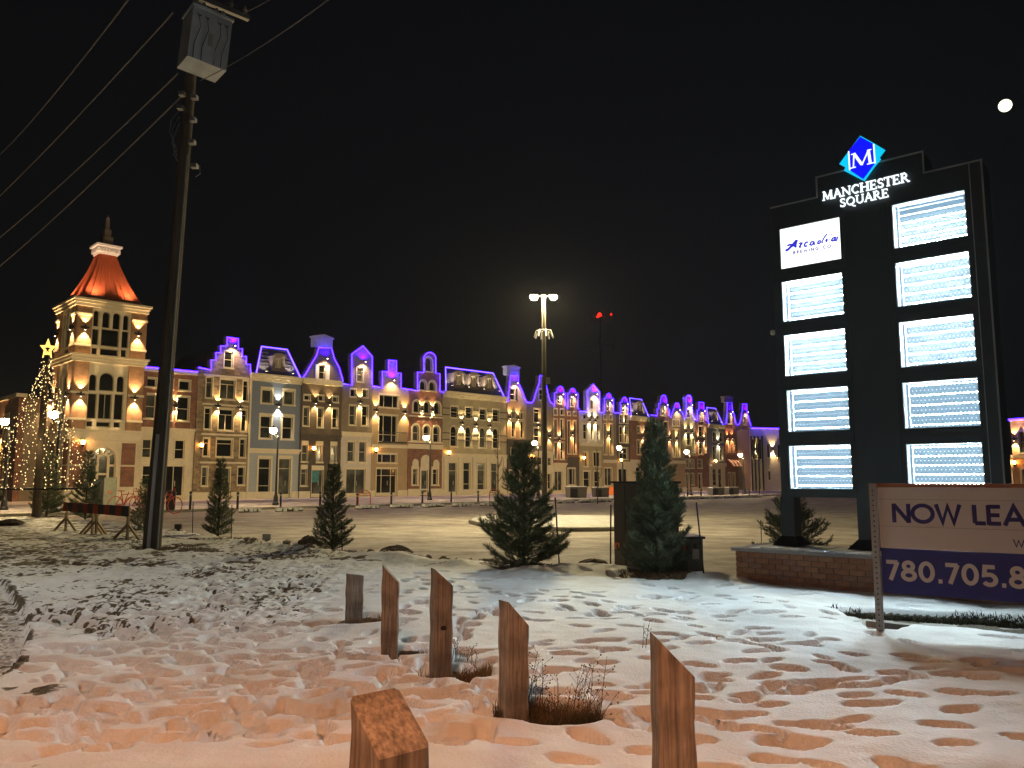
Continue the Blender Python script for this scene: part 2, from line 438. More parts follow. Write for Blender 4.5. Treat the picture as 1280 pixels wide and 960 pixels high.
        for i in range(n):                      # rows of slates, each lip proud of the next
            k = (i+.5)/n; za = ze+(zt-ze)*k; ya = y0+(y1-y0)*k
            xa = BL[0]+(TL[0]-BL[0])*k; xb = BR[0]+(TR[0]-BR[0])*k
            roof.box(xa+.04, xb-.04, ya-.05, ya+.06, za-.03, za+.02)
        roof.build('roof', M['slate'], root)
        if strip:
            pts = [(BL[0], y0-.05, ze+.1), (TL[0], y1-.06, zt+.04), (TR[0], y1-.06, zt+.04), (BR[0], y0-.05, ze+.1)]
            MB().tube(pts, strip_w*1.3, 5).build('light_strip', M['purple2'], root)
        b = MB(); b.box(-.03, Wd+.03, -.38, -.003, ze-.10, ze+.06).box(-.01, Wd+.01, -.24, -.003, ze-.30, ze-.10).box(0, Wd, -.10, -.003, ze-.55, ze-.30)
        b.build('cornice', M[cornice], root)
        b = MB()
        nb = max(int(Wd/.7), 3)
        for i in range(nb): b.box(Wd*(i+.35)/nb, Wd*(i+.65)/nb, -.22, -.102, ze-.44, ze-.302)
        b.build('bracket_course', M['cream2'], root)
    if strip and mansard is None:
        pts = [(0, ze)] + [p for p in g] + [(Wd, ze)]
        q = []
        for p in pts:
            if not q or (abs(p[0]-q[-1][0])+abs(p[1]-q[-1][1])) > .06: q.append(p)
        MB().tube([(p[0], -.13, p[1]+.02) for p in q], strip_w, 5).build('light_strip', M['purple'], root)
        # thin metal coping that carries the strip
        MB().ribbon([(p[0], p[1]+.03) for p in q], .10, -.09, .44).build('coping', M['taupe'] if wall not in ('lav', 'sand') else M['cream2'], root)
    if cap:
        for (xl, yt, xr, yb, ya) in cap:
            a = L(xl, yt)[0]; c = L(xr, yt)[0]; z1 = L((xl+xr)/2, yt)[1]; z0 = L((xl+xr)/2, yb)[1]; za = L((xl+xr)/2, ya)[1]
            b = MB(); b.box(a+.10, c-.10, -.16, .42, z0, z1).box(a, c, -.24, .50, z1, z1+.10)
            b.prism([(a-.04, z1+.10), (c+.04, z1+.10), ((a+c)/2, max(za, z1+.3))], -.26, .52)
            b.build('gable_cap', M['grey' if wall != 'redbrick' else 'taupe'], root)
    for q in sc:
        x, y = q[:2]; e = q[2] if len(q) > 2 else 1.0; col = q[3] if len(q) > 3 else (1, .66, .28)
        sconce(root, *L(x, y), e=e, col=col)
    if gl:
        x, y = gl[:2]; s, z = L(x, y)
        f = MB().lathe([(.03, .05), (.12, -.02), (.12, -.05)], 8, (s, -.45, z)).bar((s, 0, z+.05), (s, -.45, z+.05), .03, .03).build('gable_light', M['black'], root)
        MB().ball((s, -.45, z-.07), .05, 6).build('lamp_bulb', M['dot'], f)
        spot('gable_beam', (s, -.45, z-.16), (0, .45, -1), GABLE_E, (1, .70, .42), 120, .7, f, .06)
        spot('violet_beam', (s, -.42, z+.12), (0, .40, 1), (500 if cap else 1700)*purple, (.028, .0, 1), 125, .8, f, .06)
    for (x, y) in lamps: lantern(root, *L(x, y))
    if extra: extra(root, L, Wd, ze, zs)
    return root, L, Wd, ze
def dormer(root, L, x0, x1, yt, yb, pane='glasswarm', y=.12):
    a = L(x0, yt)[0]; c = L(x1, yt)[0]; z1 = L((x0+x1)/2, yt)[1]; z0 = L((x0+x1)/2, yb)[1]
    b = MB(); w = c-a
    h = [(a+w*.24, z0+.25), (c-w*.24, z0+.25), (c-w*.24, z1-.12), (a+w*.24, z1-.12)]
    b.prism([(a, z0), (c, z0), (c, z1), (a, z1)], y, y+1.5, [h], back=False)
    b.prism([(a-.12, z1), (c+.12, z1)] + arc((a+c)/2, z1, w/2+.05, 15, 165, 6, .32), y-.12, y+1.5)
    d = b.build('dormer', M['darkbrown'], root)
    window(d, h[0][0]+.003, h[0][1]+.003, h[1][0]-.003, h[2][1]-.003, 'v', 'cream', pane, trim=0, y=y, wname='window')
def uplight(root, L, x, y, e=1.0, dy=-.28):
    s, z = L(x, y)
    f = MB().lathe([(.06, -.06), (.09, .06)], 8, (s, dy, z)).build('roof_uplight', M['black'], root)
    MB().lathe([(.08, .062), (.08, .07)], 8, (s, dy, z)).build('lamp_lens', M['dot'], f)
    spot('roof_beam', (s, dy, z+.1), (0, .55, 1), 420*e, (1, .82, .62), 95, .6, f)

# --- the connecting red wing beside the tower
def exB(root, L, Wd, ze, zs):
    for x in (179, 212, 244):
        s = L(x, 500)[0]; s = min(max(s, .22), Wd-.22)
        MB().box(s-.2, s+.2, -.07, -.003, zs+.13, ze-.32).build('pilaster', M['redbrick'], root)
    b = MB(); b.box(0, Wd, -.14, -.003, ze-.28, ze+.02).build('cornice', M['cream'], root)
house('flat roofed red brick wing with cream ground floor between tower and stepped gable', 176.5, 247, 462, [], 'redbrick',
      [(183, 473, 195, 483.5, 'n'), (224.5, 476, 237, 488, 'n'), (203.5, 474.5, 215.5, 486, 'n'),
       (181, 493, 194, 523), (222, 496, 235.5, 526), (202, 495, 215, 525),
       (178.5, 549, 189, 572), (219, 550, 230, 574), (178.5, 582, 188, 606, 'h'), (205, 582, 228, 629, 'dv', 'cream', 'glass')],
      sc=[(219.5, 507), (199, 505, .8)], ysplit=537, lower='cream2', extra=exB, name='brick_wing', cornice='cream')
# --- stepped gable in stone
def exC(root, L, Wd, ze, zs):
    for z_ in ((470, 279), (506, 279), (543, 276), (578, 273)):
        z = L(z_[1], z_[0])[1]
        MB().box(.5, Wd-.05, -.05, -.003, z-.09, z+.05).build('string_course', M['cream2'], root)
    MB().box(.02, .45, -.12, -.004, ZBASE+.6, ze+.02).build('pilaster', M['stone'], root)
house('narrow tan stone house with purple outlined stepped gable beside the red wing', 247, 313, 463,
      [(263, 463), (263, 450.5), (269, 450.5), (269, 441.5), (275, 441.5), (275, 433), (283, 433), (283, 422), (297, 424), (297, 436.5), (302, 436.5), (302, 446), (307, 446), (307, 456), (312, 456)],
      'stone', [(281, 439.5, 290.5, 459.5), (258, 471.5, 265, 497, 't'), (276, 474, 293, 499, 'tv'), (304, 476, 310, 501, 't'),
                (256, 510, 263, 536, 't'), (274, 511.5, 290.6, 538, 'tv'), (302, 512.5, 308, 539, 't'),
                (254.5, 548, 261, 570, 't'), (271.5, 549, 289.5, 571, 't'), (300, 549, 306, 571.5, 't'),
                (252.5, 584, 258.6, 607, 'h'), (271, 585, 286, 624, 'dv'), (297.5, 584, 305, 606, 'h')],
      sc=[(271.5, 507), (299.5, 509)], gl=(291, 432), lamps=[(250.5, 557)], extra=exC)
# --- blue grey mansard
def exD(root, L, Wd, ze, zs):
    dormer(root, L, 341.5, 357.5, 446, 463.5)
    uplight(root, L, 331, 465.5, .8); uplight(root, L, 364, 468.5, .8)
    MB().box(.0, .14, -.1, -.004, ZBASE+.6, ze-.56).build('downpipe', M['cream'], root)
house('blue grey house with purple edged mansard roof and one dormer', 313, 378, 470, [], 'bluegrey',
      [(328, 487, 339, 504, 'n'), (355.5, 489, 366.5, 506, 'n'), (326, 520, 338, 548), (353.5, 521, 365, 549),
       (323.5, 573, 337, 620, 'tb'), (348.5, 573, 362, 625, 'td', 'cream', 'glassgrey')],
      sc=[(347.5, 506, 1.2, (1, .86, .62))], ysplit=563, lower='paleblue', mansard=((320.6, 463), (326.6, 433.5), (358.5, 438), (375.4, 469.8)), extra=exD, trim=.15, name='mansard_house')
# --- dark brown bell gable
def exE(root, L, Wd, ze, zs):
    for x0, x1 in ((394, 397.6), (407.6, 411.5)):
        a = L(x0, 465)[0]; c = L(x1, 465)[0]; z0 = L(402, 474)[1]; z1 = L(402, 456)[1]
        MB().box(a, c, -.07, -.003, z0, z1).build('shutter', M['white'], root)
    MB().box(0, Wd, -.2, -.003, ze-.5, ze-.02).build('cornice', M['cream'], root)
    a = L(390.5, 595); c = L(399.5, 595); MB().box(a[0], c[0], .135, .15, L(395, 603)[1], L(395, 588.5)[1]).build('window_poster', M['poster'], root)
M['poster'] = mat('teal_window_poster', (.03, .18, .22), .6, var=.5, scale=5)
house('dark brown brick house with bell gable under a grey pedimented cap', 378, 428, 474,
      [(381.5, 467.5), (388, 456), (394.7, 445), (397.5, 435), (413.5, 435.6), (417, 449), (423, 460), (425.6, 469)], 'darkbrown',
      [(399, 456.5, 406, 474), (380.5, 494, 387, 500, 'n'), (398.5, 494.5, 404, 501, 'n'), (416, 496, 422, 502.5, 'n'),
       (379.5, 509, 385.5, 532), (397.3, 510, 403.3, 534), (415.5, 511, 421.5, 534.6),
       (377.5, 556, 384, 577, 'lh', 'cream', 'glassgrey'), (395.6, 556.5, 402.5, 577.5, 'lh', 'cream', 'glassgrey'), (413.5, 557, 420, 578, 'lh', 'cream', 'glassgrey'),
       (376.5, 586, 383, 607, 'lt'), (390, 587, 403, 623, 'ld', 'cream', 'glassgrey'), (412, 587, 419, 608, 'lt')],
      sc=[(393.8, 502), (411.6, 503.7)], gl=(406, 448), lamps=[(390.5, 561)], ysplit=545, lower='brownbrick', cornice='brownbrick', cap=[(390.5, 423, 416, 434.6, 418)], extra=exE, off=.15)
# --- taupe pentagon gable over cream bay
house('narrow taupe house with steep pentagon gable above a cream ground floor', 428, 466, 482,
      [(438.8, 482), (438.8, 443), (452.8, 432.8), (464.4, 446), (464.4, 482)], 'taupe',
      [(446.5, 460, 453.5, 477), (438, 486.5, 444, 495.6, 'n'), (453.3, 487, 459, 496.6, 'n'), (437, 507, 444, 531), (452.5, 507.5, 459.4, 532),
       (434.5, 552, 442.5, 577, 'h', 'cream', 'glassgrey'), (449, 552, 457, 578, 'h', 'cream', 'glassgrey'), (433.5, 586, 455.5, 622, 'dv', 'cream', 'glassgrey')],
      sc=[(449.5, 502)], gl=(453.5, 452), ysplit=542, lower='lav')
def exG(root, L, Wd, ze, zs):
    b = MB(); a = L(472, 548)[0]; c = L(503, 548)[0]; z0 = L(487, 553)[1]; z1 = L(487, 540.5)[1]
    b.box(a, c, -.75, -.72, z1-.04, z1).box(a, c, -.75, -.72, z0, z0+.05).box(a, c, -.75, -.1, z0-.1, z0)
    for i in range(13):
        x = a+.01+(c-a-.04)*i/12; b.box(x, x+.02, -.747, -.727, z0+.05, z1-.04)
    for y in (-.72,):
        b.box(a, a+.03, y, -.003, z1-.04, z1).box(c-.03, c, y, -.003, z1-.04, z1)
    b.build('balcony', M['black'], root)
    MB().box(0, Wd, -.12, -.003, L(488, 560)[1], L(488, 556)[1]).build('string_course', M['cream'], root)
house('tan stucco house with stepped chimney gable and a black railed balcony window', 466, 511.5, 485,
      [(477, 485), (477, 464.5), (484.7, 465), (484.7, 450.5), (494.6, 451.5), (494.6, 466.3), (500.3, 466.9), (500.3, 485.5)], 'tan',
      [(475, 494, 497, 509.5, '3'), (474.5, 519, 495.5, 552.5, '3b'), (473, 567.5, 494.5, 578.5, '3'), (471.5, 585.6, 494.5, 620, '3td')],
      sc=[(469.6, 512.5), (505.5, 514.7)], gl=(489.4, 475), lamps=[(468.5, 562.5)], extra=exG)
def exH(root, L, Wd, ze, zs):
    for y in (521, 553, 560.5, 612):
        z = L(532, y)[1]; MB().box(0, Wd, -.06, -.003, z-.06, z+.08).build('string_course', M['cream2'], root)
    for x0, x1, yt, yb in ((525.5, 537.5, 568.5, 586), (515, 522.6, 573.5, 585), (541, 548.5, 574.5, 585)):
        a = L(x0, yt)[0]; c = L(x1, yt)[0]; z1 = L((x0+x1)/2, yt)[1]; z0 = L((x0+x1)/2, yb)[1]
        r = (c-a)/2; MB().prism([(a, z0), (c, z0)]+arc((a+c)/2, z1-r, r, 0, 180, 8), -.09, -.064).build('blind_arch', M['cream2'], root)
arcH = [(528.8, 466), (528.8, 451)] + [(536.2+8.2*math.cos(math.radians(a)), 451-10*math.sin(math.radians(a))) for a in range(160, 0, -20)] + [(543.8, 452), (543.8, 467)]
house('red brick house with round topped turret gable and white arch hoods', 511.5, 553.5, 489,
      [(521, 489), (521, 465.5)] + arcH + [(549, 467.5), (549, 489)], 'redbrick',
      [(531.5, 447, 539.5, 464, 'a'), (525, 476, 532, 487.5, 'a'), (536.6, 477, 543.6, 488.5, 'a'),
       (517, 501, 524, 515.6, 'a'), (530, 502, 537, 516.6, 'a'), (542.6, 503, 549.6, 518, 'a'),
       (516, 531, 523, 551, 'ah'), (529.4, 532, 536.4, 552, 'ah'), (541.6, 533, 548.6, 553, 'ah'),
       (516, 586, 521, 606, 't'), (526.6, 587.5, 534.4, 622, 'd', 'cream', 'glassgrey'), (541, 586.5, 546.5, 606, 't')],
      sc=[(526.7, 511.5), (540, 512.2)], ysplit=557, lower='redbrick', extra=exH, trim=.17, off=.1)
def exI(root, L, Wd, ze, zs):
    dormer(root, L, 568, 581, 467, 484, 'glasswarm'); dormer(root, L, 587, 599.5, 469, 486, 'glasswarm'); dormer(root, L, 606.5, 619, 471.5, 488, 'glasswarm')
    for x, y in ((563, 483), (584, 485), (603, 487.5), (622, 490)): uplight(root, L, x, y, 1.0)
    for y in (513, 521, 543, 551):
        z = L(594, y)[1]
        MB().box(.02, Wd-.02, -.03, -.003, z-.05, z+.05).build('string_course', M['brownbrick'], root)
    for x in (556.5, 574.5, 592.5, 609.5, 630.5):
        s = L(x, 590)[0]; MB().box(s-.2, s+.2, -.09, -.004, ZBASE+.56, zs-.27).build('pilaster', M['cream'], root)
house('wide cream house with purple edged mansard roof and three lit dormers', 553.5, 634.3, 493, [], 'sand',
      [(563.6, 508, 572.2, 522), (582, 509, 589.7, 523), (599.5, 511, 607.3, 525), (616, 512, 623.4, 527),
       (563.2, 532.5, 571, 558, 'ah'), (581.6, 533.4, 588.8, 559, 'ah'), (599.4, 534.4, 606.6, 559.7, 'ah'), (616, 535.4, 623.2, 560.6, 'ah'),
       (561, 578, 570.4, 621, 'td'), (579.3, 578, 587.4, 615, 'tb'), (597, 578, 605.6, 615, 'tb'), (614, 579, 621.6, 621, 'td', 'cream', 'glassgrey')],
      sc=[(577, 528.6, 1.1, (1, .74, .36)), (594.6, 530.6, 1.1, (1, .74, .36)), (611.7, 532, 1.1, (1, .74, .36))], lamps=[(559.6, 566)], ysplit=569, lower='cream2', mansard=((557.4, 484), (556.5, 457), (616, 469.5), (630, 491)), extra=exI, name='mansard_house')
def exJ(root, L, Wd, ze, zs):
    for x0, x1 in ((635.4, 637.4), (644.3, 646.5)):
        MB().box(L(x0, 493)[0], L(x1, 493)[0], -.07, -.003, L(641, 501)[1], L(641, 485)[1]).build('shutter', M['black'], root)
house('orange brown house with tapering gable and small grey cap, behind the dark pine', 634.3, 658, 503,
      [(634.5, 496), (636, 480), (637, 470), (647, 470), (647, 479), (651.6, 488.4), (655.5, 499.4)], 'tan',
      [(638, 486, 643.8, 500), (640, 514.5, 643.5, 523, 'n'), (650.5, 516, 653.7, 524, 'n'), (639.5, 527, 643.5, 546), (650.5, 527, 654.2, 547),
       (639, 560, 646, 577), (637, 588, 650, 621, 'dv')],
      sc=[(636.6, 521.5, 1.1, (1, .5, .2)), (647, 522.5, 1.1, (1, .5, .2))], gl=(643.5, 478.6), ysplit=551, lower='brownbrick', cornice='brownbrick', cap=[(631.5, 459.5, 649, 469.5, 456.5)], extra=exJ, off=.1)
house('taupe house with bell gable and thin chimney directly behind the lamp pole', 658, 691.5, 504.5,
      [(663.5, 504), (666, 500.6), (669.5, 489), (673, 479), (673.6, 470), (680.6, 470.5), (681.3, 480), (684, 492), (686.7, 502.5)], 'taupe',
      [(674, 486.6, 680, 500), (667.5, 511, 674.5, 528, 't'), (675.5, 511, 682.5, 528, 't'), (667.5, 535, 674.5, 556), (675.5, 535, 682.5, 556), (668, 571, 681, 581, '3'), (668, 590, 680, 621, '3td'), (684.5, 572, 688.5, 582), (684.5, 592, 688.5, 612)],
      sc=[(671.8, 531.5), (686.5, 545, .8)], lamps=[(664, 570.5)], ysplit=565, lower='cream2')
def rg(xl, xr, yb, ysh, cx, r, ytop, yb2=None, xr2=None):
    """vertical sided gable with shoulders and a small round top (pixel measures)"""
    p = [(xl, yb), (xl, ysh), (cx-r, ysh)]
    p += [(cx+r*math.cos(math.radians(a)), ysh-(ysh-ytop)*math.sin(math.radians(a))) for a in (150, 120, 90, 60, 30)]
    p += [(cx+r, ysh), (xr, ysh+.6), (xr2 or xr, yb2 or yb)]
    return p
house('slim brown house, cream gable face under purple half round, right of the lamp pole', 691.5, 708, 508,
      rg(692, 705.8, 508, 491.3, 699.4, 4.6, 483.2), 'redbrick',
      [(696.4, 496, 701, 504.5), (692.3, 511.4, 696, 518.4, 'n'), (700.5, 511.7, 704.3, 518.6, 'n'), (692.3, 524, 696, 547), (700.5, 524, 704.5, 548), (692.3, 553, 696, 573.5), (700.5, 553, 704.6, 574), (692.8, 589, 702.7, 618, 'dv')],
      sc=[(698.3, 549, 1.1, (1, .6, .3))], gl=(700.5, 492.5), ysplit=580, lower='cream2', off=.05)
house('slim orange lit brick house with purple half round top and tall paired windows', 708, 723.5, 511,
      rg(708.6, 721.6, 511, 491.6, 714.9, 3.7, 485.8), 'redbrick',
      [(713, 497, 716.5, 508), (709.7, 515, 712.3, 519, 'n'), (716.8, 515.3, 719.3, 519.3, 'n'), (709.8, 526, 712.8, 567), (716.8, 526, 720, 567.4), (709.3, 585.5, 718.6, 606, '3')],
      sc=[(714.6, 541.5, 1.2, (1, .5, .18))], gl=(716.4, 493), ysplit=573, lower='brownbrick', cornice='brownbrick', off=.15)
house('white stucco house with tall pentagon gable outlined in purple and bright uplights', 723.5, 753.5, 515.5,
      [(733, 515), (733, 488.8), (740.8, 480.6), (748.9, 490.6), (748.9, 515)], 'lav',
      [(737.8, 500.5, 740.8, 510.5, 'n'), (729, 518.3, 733.4, 523.6, 'n'), (738.4, 519, 741.3, 524, 'n'), (745.8, 519.3, 749, 524.4, 'n'),
       (729, 530, 733.6, 549), (738.3, 530, 741.3, 549.4), (745.7, 530.3, 749.2, 550), (729.3, 565, 734.6, 583, 'v'), (742, 565, 750, 583, 'v'), (729.6, 589, 737, 609, 'h'), (743, 589, 750, 619, 'hd')],
      sc=[(736.2, 525.3, .9, (1, .84, .55)), (743.6, 525.8, .9, (1, .84, .55))], gl=(743, 492.4), lamps=[(728, 572.6)], ysplit=555, lower='sand')
house('very narrow brown house with orange gable face just right of the white house', 753.5, 770, 516,
      rg(754.6, 766, 515.5, 498, 759.9, 3.2, 492), 'taupe',
      [(758, 502, 761, 513), (755, 518.3, 757.6, 524, 'n'), (762, 518.6, 764.4, 524.2, 'n'), (754.9, 530, 757.6, 568), (762.4, 530, 765.6, 568.3), (755.4, 585, 764.5, 607, 'v')],
      sc=[(760.2, 542.5, 1.1, (1, .55, .2))], gl=(761.5, 500), ysplit=576, lower='tan', off=.1)
house('narrow dark house with cream dormer face and purple knob top left of the red mansard', 770, 787, 517,
      rg(774.5, 784.2, 516.5, 503, 779.8, 3.3, 496.8), 'brownbrick',
      [(777.4, 506.5, 781, 514.4), (774.6, 518, 778.3, 529), (780.6, 518, 784.6, 529.3), (774.4, 533, 778.2, 553), (780.6, 533, 784.6, 553.3), (774.5, 560, 784, 574), (773.5, 586, 784, 616, 'dv')],
      sc=[(779.4, 530.9, 1.1)], gl=(781, 504.6), lamps=[(775, 575.5)], ysplit=578, lower='cream2')
def exQ(root, L, Wd, ze, zs):
    dormer(root, L, 797.2, 804.8, 503.5, 516); uplight(root, L, 793.5, 518, 1); uplight(root, L, 807.5, 519.5, .8)
house('red brick house with purple edged mansard roof and a single small dormer', 787, 813, 521, [], 'redbrick',
      [(796.5, 533, 800, 541.3), (805.3, 533.3, 808.2, 541.6), (796.5, 550, 800, 568), (805.3, 550, 808.2, 568.3), (795, 584, 801, 606, 't'), (804.5, 584, 809.5, 617, 'd')],
      sc=[(803, 545.5, 1.2, (1, .78, .4))], ysplit=576, lower='cream2', mansard=((789, 516.5), (786.5, 497.8), (801.5, 500), (811, 517.6)), extra=exQ, name='mansard_house')
def exR(root, L, Wd, ze, zs):
    a = L(815.5, 505)[0]; c = L(821.5, 505)[0]
    MB().box(max(a, .1), c, 1.2, 2.2, ze, L(818, 500.5)[1]).build('chimney', M['redbrick'], root)
house('brown brick house with orange lit round topped gable rising above the tall pine', 813, 838, 520,
      [(820.5, 520), (820.5, 511.5), (822.4, 511.5), (822.4, 504.7), (824.8, 504.4)] + [(828.6+3.8*math.cos(math.radians(a)), 501.5-7.5*math.sin(math.radians(a))) for a in range(170, 0, -28)] + [(832.4, 505), (834, 505.6), (834, 511.8), (836, 512), (836, 520)], 'redbrick',
      [(826, 508, 830.2, 519.5), (830, 527, 835, 545), (830, 553, 835, 570), (816, 530, 822, 560)],
      sc=[(818.7, 546.5, .9, (1, .75, .4)), (837, 547.5, .9, (1, .7, .35))], gl=(831, 505.6), ysplit=578, lower='tan', off=.08)
house('narrow taupe house with cream dormer and low sloping purple outlined shoulders', 838, 855, 523,
      [(838.2, 518.5), (841, 512), (842.2, 508)] + [(845.3+3*math.cos(math.radians(a)), 508-4.3*math.sin(math.radians(a))) for a in (150, 110, 70, 30)] + [(848.3, 509.5), (849.2, 512), (853.6, 518.4)], 'taupe',
      [(841, 524.5, 843, 532, 'a'), (846.5, 524.8, 848.6, 532.3, 'a'), (841.4, 537, 843.6, 571), (847, 537, 849.4, 571)],
      sc=[(845.2, 548.4, 1.2)], gl=(846.4, 512), ysplit=577, lower='tan', trim=.1)
house('cream lit house with tall bell gable ending in a bright purple arch', 855, 870, 524.5,
      [(855.4, 523), (856.6, 517), (857, 505), (857, 500)] + [(860+3.7*math.cos(math.radians(a)), 500-6*math.sin(math.radians(a))) for a in (150, 110, 70, 30)] + [(863.6, 500), (863.6, 505), (865, 517), (867.4, 523.6)], 'sand',
      [(858.6, 512, 861.6, 521.5), (858.4, 541, 862.8, 556.6), (865.5, 548, 868, 566), (857, 574, 861, 585, 'hv'), (863.5, 574, 867, 585, 'hv'), (857, 592, 861, 617, 'd'), (864, 592, 867, 606)],
      sc=[(856.6, 539, 1, (1, .8, .4)), (864.4, 539.4, 1, (1, .8, .4))], gl=(862, 506), ysplit=571, lower='redbrick', cornice='redbrick')
house('brick house with little square turret gable outlined in purple', 870, 884.5, 526.5,
      [(870.8, 526), (870.8, 513), (872.8, 512.5), (872.8, 503), (878.9, 503.6), (878.9, 512.6), (881, 513.2), (882, 519), (882.3, 526)], 'redbrick',
      [(875, 516, 878, 526), (873.5, 532.5, 878, 545.6), (873.5, 553.5, 878, 568), (880.5, 534, 882.5, 566), (871.5, 574, 877, 585, 'hv'), (873, 592, 877, 617, 'd')],
      sc=[(871.9, 549, 1, (1, .6, .28)), (879.6, 549.4, 1, (1, .6, .28))], gl=(877.5, 513.4), ysplit=571.5, lower='redbrick', cornice='redbrick', off=.07)
def exV(root, L, Wd, ze, zs):
    dormer(root, L, 892.3, 898, 515, 526.3, 'glassgrey'); uplight(root, L, 888, 527, 1.2); uplight(root, L, 899.8, 528.6, .8)
    a = L(885.6, 600)[0]; c = L(904.5, 600)[0]
    MB().box(max(a, .05), min(c, Wd-.05), -.55, -.17, zs-.35, zs+.02).build('bay_cornice', M['cream'], root)
house('slate blue house with purple edged mansard over a projecting cream shopfront', 884.5, 905.5, 531, [], 'bluegrey',
      [(891, 540, 894.6, 552), (899.5, 540.4, 903.4, 552.4), (891, 557.7, 894.6, 575), (899.5, 558, 903.4, 575.2), (890.8, 586, 896, 607, 'tb'), (898, 586, 902.8, 618, 'td')],
      sc=[(897.2, 553, 1.2, (1, .82, .42))], lamps=[(893, 576.6)], ysplit=580, lower='cream2', mansard=((885.5, 526.3), (882.8, 509), (894, 511.6), (903.6, 527.5)), extra=exV, name='mansard_house')
M['awning'] = mat('pale_awning_cloth', (.55, .50, .46), .8)
M['awningdark'] = mat('dark_red_awning_cloth', (.11, .035, .03), .8)
def exW(root, L, Wd, ze, zs):
    z1 = L(913, 574)[1]; z0 = L(913, 583)[1]; n = 7
    for i in range(n):
        a = .1+(Wd-.2)*i/n; c = .1+(Wd-.2)*(i+1)/n
        b = MB(); pts = [(a, -.01, z1), (c, -.01, z1), (c, -.55, z1-.35), (c, -.95, z0), (a, -.95, z0), (a, -.55, z1-.35)]
        b.add(pts+[(p[0], p[1]+.02, p[2]-.03) for p in pts], [(0,5,2,1),(5,4,3,2),(6,7,8,11),(11,8,9,10),(4,10,9,3),(0,6,11,5),(5,11,10,4),(1,2,8,7),(2,3,9,8)])
        b.build('awning_panel', M['awning' if i % 2 else 'awningdark'], root)
house('red brick house with tall neck gable and block cap above a striped awning', 905.5, 921, 531,
      [(906.8, 529), (907.8, 516), (908.4, 503), (913.9, 503.5), (914.6, 514), (917, 518.5), (918.8, 529)], 'redbrick',
      [(909, 516, 913.8, 530, 'a'), (910.6, 552, 912, 565, 'n'), (916.4, 550, 918, 565, 'n'), (910.5, 591, 913.5, 609), (916, 591, 918.6, 609)],
      sc=[(908.7, 546.7, 1.1, (1, .5, .2)), (914.6, 546.8, 1.1, (1, .5, .2))], gl=(912.5, 514.5), ysplit=569, lower='redbrick', cornice='redbrick', cap=[(904, 497.2, 915, 503.4, 495)], extra=exW, off=.1)
house('last brown gable of the row with lit square bay window and small chimney top', 921, 938, 532,
      [(923, 530.5), (925, 524), (926.6, 515), (927.2, 513), (927.2, 505), (932.6, 505.5), (932.8, 514.5), (936.2, 527)], 'redbrick',
      [(929, 521, 931.8, 531), (925.8, 538, 929.8, 551), (931, 538, 935, 551.2), (925.8, 557, 929.8, 578), (931, 557, 935, 578), (927, 588, 934, 606, '3')],
      sc=[(929.2, 553.9, .9), (933, 554, .9)], gl=(931.8, 514.6), lamps=[(926.4, 581)], ysplit=582, lower='redbrick', cornice='redbrick')

# --- white flat-roofed block that closes the row, turned to face the car park
ya = 112.0
e0 = dp(937.5, 560, ya); e1 = dp(985, 560, ya+1.5)
END = Frame((e0.x, e0.y), (e1.x, e1.y))
def block(F, label, xl, xr, ytop, wall, wins, sc, lamps=(), arch=(), name='end_block', lower=None, ysplit=None, off=0, frame='cream', body=10, front='white'):
    s0 = F.pl(xl, ytop)[0]; s1 = F.pl(xr, ytop)[0]; ze = F.pl((xl+xr)/2, ytop)[1]; Wd = s1-s0
    root = empty(name, F.at(s0, off), F.rot, label, 'building')
    L = lambda x, y: (F.pl(x, y, off)[0]-s0, F.pl(x, y, off)[1])
    hs = []
    for w in wins:
        xm = (w[0]+w[2])/2; ym = (w[1]+w[3])/2
        hs.append((L(w[0], ym)[0], max(L(xm, w[3])[1], ZBASE+.08), L(w[2], ym)[0], L(xm, w[1])[1], w[4] if len(w) > 4 else 'h', frame, w[5] if len(w) > 5 else 'glass'))
    zs = L((xl+xr)/2, ysplit)[1] if ysplit else None
    if zs:
        MB().prism([(0, ZBASE), (Wd, ZBASE), (Wd, zs), (0, zs)], 0, .4, [hole_poly(*h[:5]) for h in hs if h[1] < zs]).build('wall', M[lower], root)
        MB().prism([(0, zs), (Wd, zs), (Wd, ze), (0, ze)], 0, .4, [hole_poly(*h[:5]) for h in hs if h[1] >= zs]).build('wall', M[wall], root)
        MB().box(-.02, Wd+.02, -.14, -.003, zs-.12, zs+.1).build('cornice', M['cream'], root)
    else:
        MB().prism([(0, ZBASE), (Wd, ZBASE), (Wd, ze), (0, ze)], 0, .4, [hole_poly(*h[:5]) for h in hs]).build('wall', M[wall], root)
    for h in hs: window(root, *h, trim=.12)
    MB().box(-.04, Wd+.04, -.2, .5, ze, ze+.2).build('cornice', M['cream'], root)
    MB().box(.003, Wd-.003, .403, body, ZBASE, ze-.01).build('side_wall', M['taupe'], root)
    MB().tube([(0, -.25, ze+.1), (Wd, -.25, ze+.1)], .07, 5).build('light_strip', M['purple'], root)
    for q in sc: sconce(root, *L(*q[:2]), e=q[2] if len(q) > 2 else 1)
    for q in lamps: lantern(root, *L(*q))
    return root, L, Wd, ze
